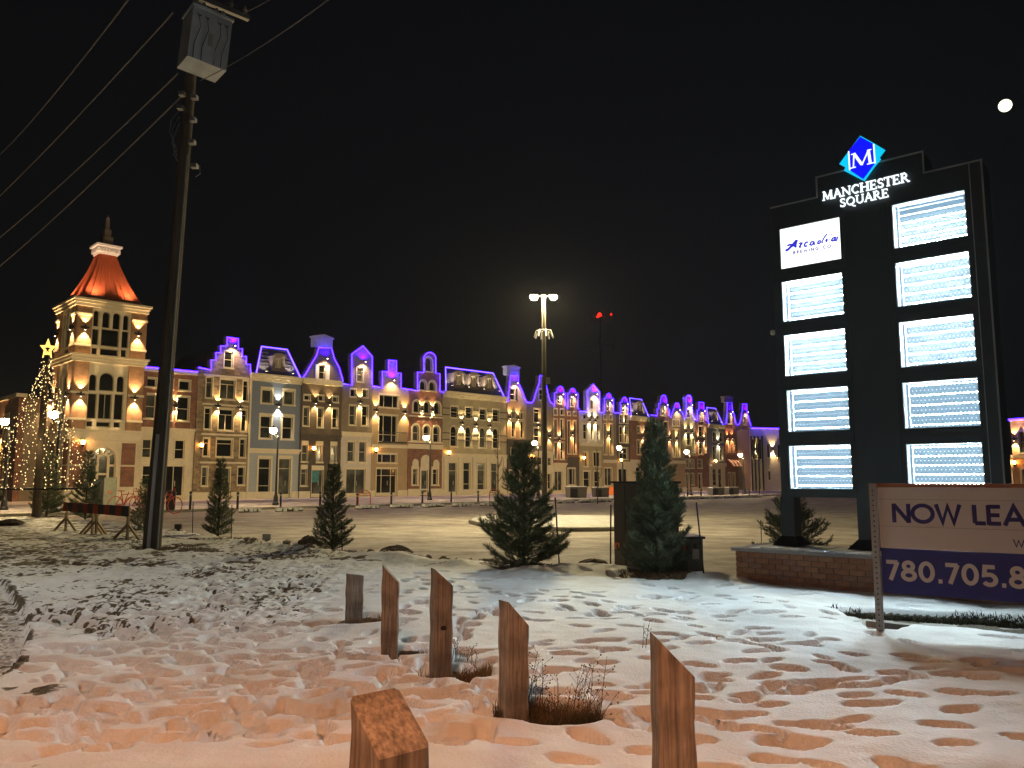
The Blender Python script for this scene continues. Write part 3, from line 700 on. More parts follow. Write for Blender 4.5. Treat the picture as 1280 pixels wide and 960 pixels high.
rt, L, Wd, ze = block(END, 'pale flat roofed corner block with dark mullioned glazing closing the row', 938.4, 985, 536.5, 'lav',
      [(940.5, 549, 943, 574, 'n', 'glass'), (944.6, 549, 947.4, 574, 'n', 'glass'), (949, 549, 952.4, 574, 'n', 'glass'),
       (940.5, 578, 943, 612, 'n', 'glasswarm'), (944.6, 578, 947.4, 612, 'n', 'glasswarm'), (949, 578, 952.4, 612, 'n', 'glasswarm'),
       (958.8, 555, 962.2, 572, 'a'), (960.4, 589, 963.4, 600, 'n'), (972, 555, 976, 572, 'a')],
      [(943.8, 561.5, 1.4), (965.5, 561.5, 1.6)])
b = MB()
for x in (939.6, 943.8, 948.2, 953.2):
    s = L(x, 580)[0]; b.box(s-.1, s+.1, -.12, -.003, ZBASE, L(x, 545)[1])
b.build('mullion', M['black'], rt)

# --- brick corner building at the right edge of the view
c0 = dp(1250, 560, 66); c1 = dp(1330, 560, 62)
RT = Frame((c0.x, c0.y), (c1.x, c1.y))
rt, L, Wd, ze = block(RT, 'orange brick corner building with purple roof strip at the right edge of the view', 1262.5, 1345, 524, 'orangebrick',
      [(1274, 539, 1281, 566, 'ah'), (1278, 586, 1284, 612, 'a'), (1292, 539, 1299, 566, 'ah'), (1294, 586, 1301, 612, 'a'), (1316, 539, 1323, 566, 'ah')],
      [(1268.5, 548.5, 1.3), (1286, 548, 1.3)], lamps=[(1269.5, 578.6)], ysplit=570, lower='orangebrick')
MB().box(-.85, -.05, -.3, .9, ZBASE, L(1262, 572)[1]).box(-.95, .05, -.4, 1.0, L(1262, 572)[1], L(1262, 569)[1]).build('portico_column', M['cream'], rt)

# ------------------------------------------------------------------ corner tower
TW = Frame(ROW.at(0, .55)[:2], ROW.at(10, .55)[:2])
ts0 = TW.pl(96, 410)[0]; ts1 = TW.pl(180, 412)[0]; TWW = ts1-ts0
tower = empty('corner_tower', TW.at(ts0), TW.rot, 'square brick corner tower with lit orange pyramid roof and finial', 'tower')
TL = lambda x, y: (TW.pl(x, y)[0]-ts0, TW.pl(x, y)[1])
def zz(x, y): return TL(x, y)[1]
zc_top = zz(98, 377); zc_mid1 = zz(96, 441); zc_mid0 = zz(94, 451); z_band1 = zz(86, 535.5); z_band0 = zz(86, 549)
def pxh(x0, y0, x1, y1, kind='n'):
    ym = (y0+y1)/2; xm = (x0+x1)/2
    return (TL(x0, ym)[0], TL(xm, y1)[1], TL(x1, ym)[0], TL(xm, y0)[1], kind)
top_holes = [pxh(117, 388, 123.6, 408, 'a'), pxh(128, 389.5, 137.6, 410, 'a'), pxh(141, 391, 150.6, 412, 'a'), pxh(154, 394, 161, 413, 'a'),
             pxh(115, 411, 123.2, 431), pxh(126, 411.5, 149, 433.5), pxh(152, 414, 160.5, 435), pxh(114.6, 434.5, 121.6, 443), pxh(124.6, 435.8, 148, 446), pxh(151, 437, 158, 447)]
mid_holes = [pxh(111.4, 467.5, 121, 488.5, 'a'), pxh(124, 465.5, 143, 489, 'a'), pxh(146, 470, 155.4, 490.5, 'a'),
             pxh(109.2, 491.5, 120.6, 523.5), pxh(122.6, 492, 139.6, 524, 'v'), pxh(142.4, 492.5, 154, 525), pxh(108, 526.5, 115.6, 533), pxh(120, 527, 138, 534), pxh(142, 527.6, 150, 534.6)]
def tower_face(par, flip):
    def fl(h): return (TWW-h[2], h[1], TWW-h[0], h[3], h[4]) if flip else h
    t = [fl(h) for h in top_holes]; m = [fl(h) for h in mid_holes]
    MB().prism([(0, zc_mid1), (TWW, zc_mid1), (TWW, zc_top), (0, zc_top)], 0, .35, [hole_poly(*h) for h in t]).build('wall', M['cream2'], par)
    MB().prism([(0, z_band1), (TWW, z_band1), (TWW, zc_mid1), (0, zc_mid1)], 0, .35, [hole_poly(*h) for h in m]).build('wall', M['cream2'], par)
    for h in t+m: window(par, h[0]+.002, h[1]+.002, h[2]-.002, h[3]-.002, h[4], 'sand', 'glass', trim=0)
    pw = TL(114, 410)[0]
    for k in (0, 1):
        a, c = ((0, pw) if k == 0 else (TWW-pw, TWW))
        a2 = a if k == 0 else a; e = .14
        MB().box(a-(e if k == 0 else 0), c+(e if k == 1 else 0), -e, -.003, zc_mid1+.02, zc_top-.1).build('brick_pier', M['orangebrick'], par)
        b = MB(); b.box(a-(e if k == 0 else 0), c+(e if k == 1 else 0), -e, -.004, z_band1+.01, zc_mid0-.02)
        b.build('brick_pier', M['orangebrick'], par)
        for z in (zz(96, 391.5), zz(94, 430), zz(88, 523), zz(88, 489.5)):
            MB().box(a-.05-(e if k == 0 else -.05), c+.05+(e if k == 1 else -.05), -e-.06, -e-.003, z-.08, z+.08).build('string_course', M['cream'], par)
        sx = (a+c)/2
        sconce(par, sx, zz(96, 408.5), e=1.5, y=-e, col=(1, .64, .30)); sconce(par, sx, zz(89, 492), e=1.5, y=-e, col=(1, .64, .30))
    # ground storey: arched entrance, brick panels
    q = [pxh(112, 559, 144, 626, 'a')]; q = [fl(h) for h in q]
    MB().prism([(0, ZBASE), (TWW, ZBASE), (TWW, z_band0), (0, z_band0)], 0, .35, [hole_poly(*h) for h in q]).build('wall', M['cream2'], par)
    h = q[0]; window(par, h[0]+.002, max(h[1], ZBASE), h[2]-.002, h[3]-.002, 'a', 'cream', 'glassgrey', trim=.22)
    b = MB(); cx = (h[0]+h[2])/2; r = (h[2]-h[0])/2; cz = h[3]-r; ri = r*.42
    for a in (0, 36, 72, 108, 144, 180):
        ca, sa = math.cos(math.radians(a)), math.sin(math.radians(a))
        if a not in (0, 180): b.ribbon([(cx+ri*ca, cz+ri*sa), (cx+(r-.1)*ca, cz+(r-.1)*sa)], .13, .04, .15)
    b.ribbon([(cx-ri, ZBASE+.02), (cx-ri, cz)]+arc(cx, cz, ri, 180, 0, 8)[1:]+[(cx+ri, ZBASE+.02)], .16, .03, .149)
    b.box(cx-r+.1, cx-ri-.08, .05, .148, cz-.5, cz-.36).box(cx+ri+.08, cx+r-.1, .05, .148, cz-.5, cz-.36).box(cx-ri+.08, cx+ri-.08, .05, .148, cz-1.1, cz-.95)
    b.build('fan_mullions', M['cream'], par)
    za = zz(90, 552); zm = zz(90, 581.5)
    for a, c in ((.12, h[0]-.34), (h[2]+.34, TWW-.14)):
        MB().box(a, c, -.06, -.003, ZBASE+1.0, zm-.06).build('brick_panel', M['redbrick'], par); MB().box(a, c, -.06, -.003, zm+.06, za).build('brick_panel', M['redbrick'], par)
    b = MB(); b.box(-.02, TWW+.02, -.12, -.004, ZBASE, ZBASE+.9).build('base_course', M['cream2'], par)
tower_face(tower, False)
lf = empty('left_face', (0, TWW, 0), -math.pi/2, parent=tower)
# the left face is built in its own frame, then its parts are re-parented straight to the tower
tower_face(lf, True)
bpy.context.view_layer.update()
for ch in list(lf.children):
    mw = lf.matrix_basis @ ch.matrix_basis
    ch.parent = tower; ch.matrix_basis = mw
bpy.data.objects.remove(lf)
b = MB(); b.box(.36, TWW-.01, .36, TWW-.01, ZBASE, zc_top-.02).build('tower_core', M['taupe'], tower)
def ring(z0, z1, e, m, nm='cornice'):
    MB().box(-e, TWW+e, -e, TWW+e, z0, z1).build(nm, M[m], tower)
ring(zc_top-.25, zc_top-.02, .22, 'cream'); ring(zc_top-.018, zc_top+.16, .30, 'cream'); ring(zc_top+.162, zc_top+.32, .40, 'cream')
ring(zc_mid0+.0, zc_mid0+.2, .25, 'cream'); ring(zc_mid0+.203, zc_mid0+.42, .30, 'cream'); ring(zc_mid0+.423, zc_mid1-.02, .40, 'cream')
ring(z_band0+.0, z_band1-.16, .2, 'cream2', 'entablature'); ring(z_band1-.157, z_band1+.0, .34, 'cream')
zr0 = zc_top+.325; zr1 = zz(130, 310) ; c = TWW/2
prof = []
for i in range(13):
    k = i/12; prof.append((TWW*.475*((1-k)**1.5*.45+.55*(1-k))+TWW*.125*k, zr0+(zr1-zr0)*k))
b = MB(); vs = []; fs = []
for r_, z in prof: vs += [(c-r_, c-r_, z), (c+r_, c-r_, z), (c+r_, c+r_, z), (c-r_, c+r_, z)]
for i in range(12):
    for k in range(4): fs.append((4*i+k, 4*i+(k+1) % 4, 4*i+4+(k+1) % 4, 4*i+4+k))
fs.append((3, 2, 1, 0)); fs.append((48, 49, 50, 51)); b.add(vs, fs)
b.build('roof', M['copper'], tower)
b = MB()
for side in range(4):
    for j in range(-4, 5):
        if j in (0,): pass
        pts = []
        for r_, z in prof:
            t = j/4.0*.96
            p = {0: (c+t*r_, c-r_-.03), 1: (c+r_+.03, c+t*r_), 2: (c+t*r_, c+r_+.03), 3: (c-r_-.03, c+t*r_)}[side]
            pts.append((p[0], p[1], z))
        b.tube(pts, .035, 4)
b.build('standing_seam', M['copper'], tower)
rr = prof[-1][0]
b = MB(); b.box(c-rr-.10, c+rr+.10, c-rr-.10, c+rr+.10, zr1, zr1+.55).box(c-rr-.20, c+rr+.20, c-rr-.20, c+rr+.20, zr1+.40, zr1+.56).box(c-rr-.32, c+rr+.32, c-rr-.32, c+rr+.32, zr1+.563, zr1+.72)
for k in range(7):
    t = -rr-.05+(2*rr+.1)*k/6
    for (x0, y0) in ((t, -rr-.17), (t, rr+.17), (-rr-.17, t), (rr+.17, t)):
        b.box(c+x0-.07, c+x0+.07, c+y0-.07, c+y0+.07, zr1+.15, zr1+.40)
b.build('crown', M['white'], tower)
ft = zr1+.72; zf = zz(134, 257)
b = MB(); b.box(c-.34, c+.34, c-.34, c+.34, ft, ft+.7).box(c-.22, c+.22, c-.22, c+.22, ft+.7, ft+1.3)
b.lathe([(.16, ft+1.3), (.13, ft+2.2), (.11, zf-.5), (.02, zf)], 8, (c, c, 0)); b.build('finial', M['taupe'], tower)
for side in range(4):
    for t in (-.45, .45) if side in (0, 3) else ():
        r0 = prof[0][0]+.35
        p = {0: (c+t*r0, c-r0), 3: (c-r0, c+t*r0)}[side]; dv = {0: (0, .62, 1), 3: (.62, 0, 1)}[side]
        bb = MB(); bb.box(p[0]-.6, p[0]+.6, p[1]-.06, p[1]+.06, zr0+.1, zr0+.2) if side == 0 else bb.box(p[0]-.06, p[0]+.06, p[1]-.6, p[1]+.6, zr0+.1, zr0+.2)
        f = bb.build('roof_floodlight', M['black'], tower)
        spot('flood_beam', (p[0], p[1], zr0+.3), dv, 520, (1, .62, .40), 110, .8, f, .3)
for x, y in ((93.5, 553.5),): 
    lantern(tower, .75, zz(94, 553.5), -.13)
spot('crown_beam', (c-.2, -1.2, zc_top+.6), (0, .30, 1), 900, (.9, 1, .85), 24, .7, tower, .1)

# wing that runs back from the tower's left side
WN = Frame(TW.at(ts0)[:2], (TW.at(ts0)[0]+TW.n.x*-10, TW.at(ts0)[1]+TW.n.y*-10))
# wall of the wing behind the light tree
t0 = TW.at(ts0); nn = TW.n
wa = (t0[0]-TW.d.x*2.2 - nn.x*(TWW-.2), t0[1]-TW.d.y*2.2 - nn.y*(TWW-.2))
wb = (wa[0]-nn.x*26, wa[1]-nn.y*26)
WN = Frame(wb, wa)
wing = empty('side_wing', WN.at(0), WN.rot, 'amber lit side wing behind the cone of string lights', 'building')
WL = 26; ZW = 7.4
hs = []
for i in range(7):
    a = 1.2+i*3.5; hs.append((a, ZBASE+.5, a+1.5, 3.0, 'tv')); hs.append((a, 4.2, a+1.3, 6.2, 'h'))
MB().prism([(0, ZBASE), (WL, ZBASE), (WL, ZW), (0, ZW)], 0, .4, [hole_poly(*h) for h in hs]).build('wall', M['redbrick'], wing)
for h in hs: window(wing, *h, 'cream', 'glassgrey', trim=.16)
MB().box(0, WL, -.2, .5, ZW, ZW+.25).build('cornice', M['cream'], wing)
MB().box(0, WL, .41, 8, ZBASE, ZW-.01).build('side_wall', M['taupe'], wing)
for i in range(7): sconce(wing, .6+i*3.5, 5.0, e=1.3, col=(1, .6, .25))
for s0_ in (WL-5.6, WL-10.2):
    MB().ribbon(arc(s0_, 2.0, 1.7, 180, 0, 10, 2.6), .75, -.30, -.05).build('gold_arch', M['gold'] if 'gold' in M else M.setdefault('gold', mat('gold_painted_arch', (.62, .38, .05), .5)), wing)

# ------------------------------------------------------------------ ground: car park, pavement, kerb, island
def groundmat(name, snow, dark, scale, lo, hi, bump=.25, stretch=(1, 1, 1), rot=0, fine=40):
    m, N, L, B = newmat(name); B.inputs['Roughness'].default_value = .75; B.inputs['Specular IOR Level'].default_value = .25
    tc = N.new('ShaderNodeTexCoord'); mp = N.new('ShaderNodeMapping'); mp.inputs['Scale'].default_value = stretch; mp.inputs['Rotation'].default_value = (0, 0, rot)
    L.new(tc.outputs['Object'], mp.inputs[0])
    n = N.new('ShaderNodeTexNoise'); n.inputs['Scale'].default_value = scale; n.inputs['Detail'].default_value = 8; n.inputs['Roughness'].default_value = .62
    L.new(mp.outputs[0], n.inputs['Vector'])
    r = N.new('ShaderNodeValToRGB'); r.color_ramp.elements[0].position = lo; r.color_ramp.elements[1].position = hi
    r.color_ramp.elements[0].color = dark+(1,); r.color_ramp.elements[1].color = snow+(1,)
    L.new(n.outputs['Fac'], r.inputs[0])
    n2 = N.new('ShaderNodeTexNoise'); n2.inputs['Scale'].default_value = fine; n2.inputs['Detail'].default_value = 4
    L.new(tc.outputs['Object'], n2.inputs['Vector'])
    mx = N.new('ShaderNodeMix'); mx.data_type = 'RGBA'; mx.blend_type = 'MULTIPLY'; mx.inputs[0].default_value = .5
    L.new(r.outputs[0], mx.inputs[6]); L.new(n2.outputs['Fac'], mx.inputs[7])
    g = N.new('ShaderNodeMix'); g.data_type = 'RGBA'; g.blend_type = 'MULTIPLY'; g.inputs[0].default_value = 1; g.inputs[7].default_value = (1.3, 1.3, 1.3, 1)
    L.new(mx.outputs[2], g.inputs[6]); L.new(g.outputs[2], B.inputs['Base Color'])
    ad = N.new('ShaderNodeMath'); ad.operation = 'ADD'; L.new(n.outputs['Fac'], ad.inputs[0]); L.new(n2.outputs['Fac'], ad.inputs[1])
    b = N.new('ShaderNodeBump'); b.inputs['Strength'].default_value = bump; b.inputs['Distance'].default_value = .06
    L.new(ad.outputs[0], b.inputs['Height']); L.new(b.outputs[0], B.inputs['Normal'])
    return m
M['lot'] = groundmat('packed_snow_on_asphalt', (.70, .65, .58), (.27, .22, .18), .9, .30, .72, .22, (1, 1.3, 1), -ROW.rot+.25, 7)
k0 = gp(302, 638, 0)
def lane(m):
    N, L = m.node_tree.nodes, m.node_tree.links; B = N['Principled BSDF']; src = B.inputs['Base Color'].links[0].from_socket
    tc = N.new('ShaderNodeTexCoord'); dt = N.new('ShaderNodeVectorMath'); dt.operation = 'DOT_PRODUCT'; dt.inputs[1].default_value = (ROW.n.x, ROW.n.y, 0)
    L.new(tc.outputs['Object'], dt.inputs[0])
    n = N.new('ShaderNodeTexNoise'); n.inputs['Scale'].default_value = .16; n.inputs['Detail'].default_value = 6; L.new(tc.outputs['Object'], n.inputs['Vector'])
    a = N.new('ShaderNodeMath'); a.operation = 'MULTIPLY_ADD'; a.inputs[1].default_value = 9; L.new(n.outputs['Fac'], a.inputs[0]); L.new(dt.outputs['Value'], a.inputs[2])
    q = ROW.n.dot(Vector((k0.x, k0.y)))+4.5
    mr = N.new('ShaderNodeMapRange'); mr.inputs[1].default_value = q-1; mr.inputs[2].default_value = q+24; L.new(a.outputs[0], mr.inputs[0])
    r = N.new('ShaderNodeValToRGB'); e = r.color_ramp.elements; e[0].position = 0; e[0].color = (.80, .76, .78, 1); e[1].position = 1; e[1].color = (1, 1, 1, 1)
    for p_, c_ in ((.10, (.42, .37, .38, 1)), (.30, (.50, .44, .44, 1)), (.50, (.72, .68, .66, 1)), (.68, (1, .98, .95, 1))): k = e.new(p_); k.color = c_
    L.new(mr.outputs[0], r.inputs[0])
    mx = N.new('ShaderNodeMix'); mx.data_type = 'RGBA'; mx.blend_type = 'MULTIPLY'; mx.inputs[0].default_value = 1
    L.new(src, mx.inputs[6]); L.new(r.outputs[0], mx.inputs[7]); L.new(mx.outputs[2], B.inputs['Base Color'])
lane(M['lot'])
M['walk'] = groundmat('snowy_paving', (.50, .44, .43), (.27, .22, .21), .5, .35, .62, .3)
k0 = gp(302, 638, 0); OFFK = ROW.n.dot(Vector((k0.x, k0.y))-ROW.o)
def rowquad(s0, s1, o0, o1):
    return [ROW.at(s0, o0)[:2], ROW.at(s1, o0)[:2], ROW.at(s1, o1)[:2], ROW.at(s0, o1)[:2]]
MB().add([(-900, -300, 0), (900, -300, 0), (900, 1500, 0), (-900, 1500, 0)], [(0, 1, 2, 3)]).build('car_park', M['lot']); bpy.data.objects['car_park']['kind'] = 'structure'
def slab(name, quad, z0, z1, m, kind='structure'):
    n = len(quad); ar = sum(quad[i][0]*quad[(i+1) % n][1]-quad[(i+1) % n][0]*quad[i][1] for i in range(n))
    if ar < 0: quad = list(reversed(quad))
    b = MB().add([(q[0], q[1], z0) for q in quad]+[(q[0], q[1], z1) for q in quad],
                 [tuple(range(n, 2*n)), tuple(reversed(range(n)))] + [(i, (i+1) % n, n+(i+1) % n, n+i) for i in range(n)])
    o = b.build(name, m)
    if kind: o['kind'] = kind
    return o
slab('sidewalk', rowquad(-60, 140, -30, OFFK-.18), -.05, SW, M['walk'])
slab('kerb', rowquad(-60, 140, OFFK-.178, OFFK), -.05, SW+.015, M['conc'])
ip = [(583, 653.5), (596, 650.3), (640, 649), (720, 648.6), (792, 650), (812, 655), (806, 661), (770, 664.3), (700, 664.8), (640, 662.5), (600, 658.5)]
ipts = [gp(x, y) for x, y in ip]; ic = sum(ipts, Vector())/len(ipts)
isl = []
for i in range(len(ipts)):                      # rounded kerb
    a, b_, c_ = ipts[i-1], ipts[i], ipts[(i+1) % len(ipts)]
    isl.append((a*.2+b_*.8)); isl.append((b_*.8+c_*.2))
slab('traffic_island', [(p.x, p.y) for p in isl], -.04, .13, M['conc'])
b = MB(); top = [ic+(p-ic)*.975 for p in isl]; n = len(top)
b.add([(p.x, p.y, .115) for p in top]+[((ic+(p-ic)*.93).x, (ic+(p-ic)*.93).y, .175) for p in isl]+[((ic+(p-ic)*.4).x, (ic+(p-ic)*.4).y, .21) for p in isl]+[(ic.x, ic.y, .22)],
      [(i, (i+1) % n, n+(i+1) % n, n+i) for i in range(n)]+[(n+i, n+(i+1) % n, 2*n+(i+1) % n, 2*n+i) for i in range(n)]+[(2*n+i, 2*n+(i+1) % n, 3*n) for i in range(n)])
M['snowlump'] = groundmat('lumpy_snow', (.80, .80, .79), (.60, .58, .54), 3, .3, .6, .6)
b.build('island_snow', M['snowlump'], smooth=True)['kind'] = 'structure'

# ------------------------------------------------------------------ the snow field in the foreground
def vnoise(X, Y, f, seed):
    r = np.random.default_rng(seed); T = r.random((256, 256))
    x = X*f+1000.3; y = Y*f+1000.7; xi = np.floor(x).astype(int); yi = np.floor(y).astype(int)
    fx = x-xi; fy = y-yi; fx = fx*fx*(3-2*fx); fy = fy*fy*(3-2*fy)
    g = lambda i, j: T[(xi+i) % 256, (yi+j) % 256]
    return (g(0,0)*(1-fx)+g(1,0)*fx)*(1-fy)+(g(0,1)*(1-fx)+g(1,1)*fx)*fy
def fbm(X, Y, f, seed, o=4, gain=.5):
    s = 0; a = 1; t = 0
    for i in range(o):
        s = s+a*vnoise(X*math.cos(i)+Y*math.sin(i), Y*math.cos(i)-X*math.sin(i), f*2.03**i, seed+i); t += a; a *= gain
    return s/t
ss = lambda a, b, x: (lambda t: t*t*(3-2*t))(np.clip((x-a)/(b-a), 0, 1))
ys = [.7]
while ys[-1] < 38: ys.append(ys[-1]+max(.020, .0042*ys[-1]))
ys = np.array(ys)
xs = [0.0]
while xs[-1] < 12.5: xs.append(xs[-1]+max(.024, .024+(xs[-1]-5)*.006))
xn = [0.0]
while xn[-1] > -25: xn.append(xn[-1]-max(.024, .024+(-xn[-1]-4.5)*.007))
xs = np.array(xn[:0:-1]+xs)
GX, GY = np.meshgrid(xs, ys)
PX = 640+1000*GX/(GY*cp+(0-1.6)*sp); PY = 600+1600/GY
bp = [gp(x, y) for x, y in ((-60, 648), (0, 648), (100, 650), (200, 661), (300, 682), (450, 700), (560, 708), (660, 713), (760, 716), (900, 729), (1000, 722), (1280, 700))]
bx = [p.x for p in bp]+[14]; by = [p.y for p in bp]+[15.5]
edge = np.interp(GX, bx, by) + (fbm(GX, GY, .9, 5)-.5)*1.0
H = .13 + (fbm(GX, GY, .55, 11)-.5)*.13 + (fbm(GX, GY, 1.7, 21)-.5)*.05 + (fbm(GX*.6, GY, 5, 31, 3)-.5)*.018
# ridges left by the wind and the plough on the outer edge
H += .10*np.exp(-((GY-edge+.7)/.5)**2)*(.4+fbm(GX, GY, 2.5, 77))*ss(-9, -5, GX)
bare = np.zeros_like(H)
# trampled, lumpy crust on the left with dead grass showing through
crust = ss(470, 330, PX)*ss(835, 770, PY) + ss(760, 720, PY)*ss(640, 420, PX)*.4
crust = np.clip(crust, 0, 1)
l1 = fbm(GX, GY, 3.6, 41, 3); l2 = fbm(GX, GY, 8.5, 51, 3)
H += crust*((np.abs(l1-.5)*-.08)+.01+(l2-.5)*.045+(fbm(GX, GY, 15, 57, 3)-.5)*.05) + (fbm(GX, GY, 9, 58, 3)-.5)*.010*ss(700, 300, PX)
bare = np.maximum(bare, .85*crust*ss(.50, .63, fbm(GX, GY, 11.5, 61, 4, .85)*.72+fbm(GX, GY, 1.1, 63, 2)*.28 + .06*ss(300, 0, PX)*ss(740, 690, PY)))
far = ss(21, 27, GY)
H = H*(1-.4*far)
bare = np.maximum(bare, ss(.60, .68, fbm(GX, GY*1.6, 1.3, 71, 5, .6))*ss(12, 15, GY)*ss(2, -3, GX)*.8)
# footprints: walkers' trails, dense lower left, sparse on the right
prints = []
def trail(x, y, head, n, L=.36, jit=.12):
    for i in range(n):
        head += rng.normal(0, .07); x += math.cos(head)*L; y += math.sin(head)*L
        sd = .10 if i % 2 else -.10
        prints.append((x-math.sin(head)*sd+rng.normal(0, .03), y+math.cos(head)*sd+rng.normal(0, .03), head+rng.normal(0, .12), rng.uniform(.85, 1.15)))
for i in range(56):
    p = gp(rng.uniform(-60, 520), rng.uniform(720, 955)); trail(p.x, p.y, rng.choice([.15, 3.2, .5, 2.6, 1.4])+rng.normal(0, .3), int(rng.integers(8, 20)))
for i in range(24):
    p = gp(rng.uniform(500, 1300), rng.uniform(745, 960)); trail(p.x, p.y, rng.choice([.1, 3.1, 2.8, 1.9])+rng.normal(0, .25), int(rng.integers(7, 13)), .42)
for i in range(200):
    p = gp(rng.uniform(0, 620), rng.uniform(770, 960)); prints.append((p.x, p.y, rng.uniform(0, 6.3), rng.uniform(.6, 1.25)))
for i in range(40):
    p = gp(rng.uniform(620, 1280), rng.uniform(740, 960)); prints.append((p.x, p.y, rng.normal(.2, .5), rng.uniform(.8, 1.5)))
for x, y in ((700, 748), (744, 752), (812, 757), (826, 758), (855, 760), (905, 742), (935, 745), (890, 770), (920, 778), (790, 770), (862, 757)):
    p = gp(x, y); prints.append((p.x, p.y, .4, 1.1))
# keep the posts and the plinth clear of prints
PD = np.zeros_like(H)
for (x, y, h, k) in prints:
    if y < .8 or y > 20: continue
    r = .34*k; j0, j1 = np.searchsorted(xs, [x-r, x+r]); i0, i1 = np.searchsorted(ys, [y-r, y+r])
    if j1-j0 < 2 or i1-i0 < 2: continue
    dx = GX[i0:i1, j0:j1]-x; dy = GY[i0:i1, j0:j1]-y
    u = (dx*math.cos(h)+dy*math.sin(h))/(.140*k); v = (-dx*math.sin(h)+dy*math.cos(h))/(.064*k*(1+.15*np.tanh(-u)))
    d = np.sqrt(u*u+v*v) + (vnoise(GX[i0:i1, j0:j1], GY[i0:i1, j0:j1], 14, 3)-.5)*.25
    dep = .085*min(k, 1.1)*rng.uniform(.55, 1.1)
    PD[i0:i1, j0:j1] = np.maximum(PD[i0:i1, j0:j1], dep*(1-ss(.74, 1.06, d))*(1+.25*(vnoise(GX[i0:i1, j0:j1], GY[i0:i1, j0:j1], 22, 8)-.5)))
H = np.maximum(H-PD, .018+.012*fbm(GX, GY, 6, 99, 2))
# sunken hollows round the posts, the trees and under the sign
def well(px, py, rx, ry, dep, ox=0, b_=1.0, soft=.45):
    p = gp(px, py); d = np.sqrt(((GX-p.x-ox)/rx)**2+((GY-p.y)/ry)**2)+(fbm(GX, GY, 4, 91)-.5)*.5
    k = 1-ss(1-soft, 1+soft*.6, d); H[:] = H*(1-k)+(H-dep)*k; H[:] += .012*np.exp(-((d-1.5)/.3)**2)
    bare[:] = np.maximum(bare, (1-ss(.8, 1.0, d))*b_)
well(442, 790, .26, .22, .07, .08); well(486, 834, .26, .18, .07, .12); well(550, 868, .26, .2, .07, .12); well(645, 920, .36, .2, .08, .16)
well(838, 1040, .2, .15, .06); well(484, 1260, .16, .13, .05)
for x, y, r in ((58, 646, .9), (107, 650, .9), (272, 674, .75), (415, 691, .7), (655, 715, .8), (822, 729, .66), (990, 692, .5)):
    well(x, y, r, r*.9, .04)
well(190, 694, .8, .5, .05, .2, .9)
# the bare strip under the leasing sign
def inpoly(pts):
    q = [gp(*p) for p in pts]; c = np.zeros(GX.shape, bool); n = len(q)
    for i in range(n):
        a, b2 = q[i-1], q[i]
        c ^= ((a.y > GY) != (b2.y > GY)) & (GX < (b2.x-a.x)*(GY-a.y)/((b2.y-a.y) or 1e-9)+a.x)
    return c
jx = (fbm(GX, GY, 5, 15)-.5)
mask = inpoly([(1046, 770), (1100, 770), (1200, 778), (1300, 785), (1420, 794), (1420, 822), (1290, 806), (1185, 797), (1140, 792), (1118, 804), (1092, 804), (1082, 790), (1060, 781)]).astype(float)
for _ in range(3):
    m2 = mask.copy(); m2[1:-1, 1:-1] = (mask[1:-1, 1:-1]*2+mask[:-2, 1:-1]+mask[2:, 1:-1]+mask[1:-1, :-2]+mask[1:-1, 2:])/6; mask = m2
H -= mask*.11; bare = np.maximum(bare, ss(.3, .7, mask+jx*.2))
# concrete path at the far left, brown verge along it
pe = np.interp(PY, [650, 700, 730, 770, 800, 850, 900, 960], [-400, -140, 2, 34, 34, 12, -60, -200])
pd = PX-pe
H = np.where(pd < 0, H*.35-.02, H); bare = np.maximum(bare, .75*np.exp(-((pd-2)/8)**2)*ss(-.1, .25, fbm(GX, GY, 6, 19)-.35)*ss(700, 730, PY))
bare = np.maximum(bare, ss(0, -12, pd)*.45)
dirt2 = ss(.62, .74, fbm(GX, GY, 3.0, 123, 4))*ss(120, 20, PX)*ss(790, 830, PY); bare = np.maximum(bare, dirt2)
# plinth footprint stays level; fall away under the car park at the outer edge and sides
fall = ss(.55, -.25, edge-GY)*1.0
fall = np.maximum(fall, ss(.8, .0, 12.5-GX)); fall = np.maximum(fall, ss(.4, 0., GY-.7)); fall = np.maximum(fall, ss(1.5, 0, GX+25))
# (ss with reversed arguments: 0 inside, 1 outside)
fall = np.clip(1-ss(-.45, .25, edge-GY)*ss(0, .8, 12.5-GX)*ss(0, 1.5, GX+25), 0, 1)
H = H*(1-fall)-.09*fall
H = np.maximum(H, -.1)
n0, n1 = H.shape
co = np.stack([GX, GY, H], -1).reshape(-1, 3)
# build only the cells that rise above the car park
idx = np.arange(n0*n1).reshape(n0, n1)
keep = (np.maximum(np.maximum(H[:-1, :-1], H[1:, :-1]), np.maximum(H[:-1, 1:], H[1:, 1:])) > -.03)
q = np.stack([idx[:-1, :-1], idx[:-1, 1:], idx[1:, 1:], idx[1:, :-1]], -1)[keep]
used = np.zeros(n0*n1, bool); used[q.ravel()] = True; rem = np.cumsum(used)-1
co = co[used]; q = rem[q]; battr = bare.ravel()[used]
def npmesh(name, co, faces, m, parent=None, smooth=False, k=4):
    me = bpy.data.meshes.new(name); me.vertices.add(len(co)); me.vertices.foreach_set('co', np.asarray(co, np.float32).ravel())
    f = np.asarray(faces, np.int32); me.loops.add(f.size); me.loops.foreach_set('vertex_index', f.ravel())
    me.polygons.add(len(f)); me.polygons.foreach_set('loop_start', np.arange(0, f.size, k, dtype=np.int32))
    if smooth: me.polygons.foreach_set('use_smooth', np.ones(len(f), bool))
    me.update(calc_edges=True); me.materials.append(m)
    return link(name, me, parent)
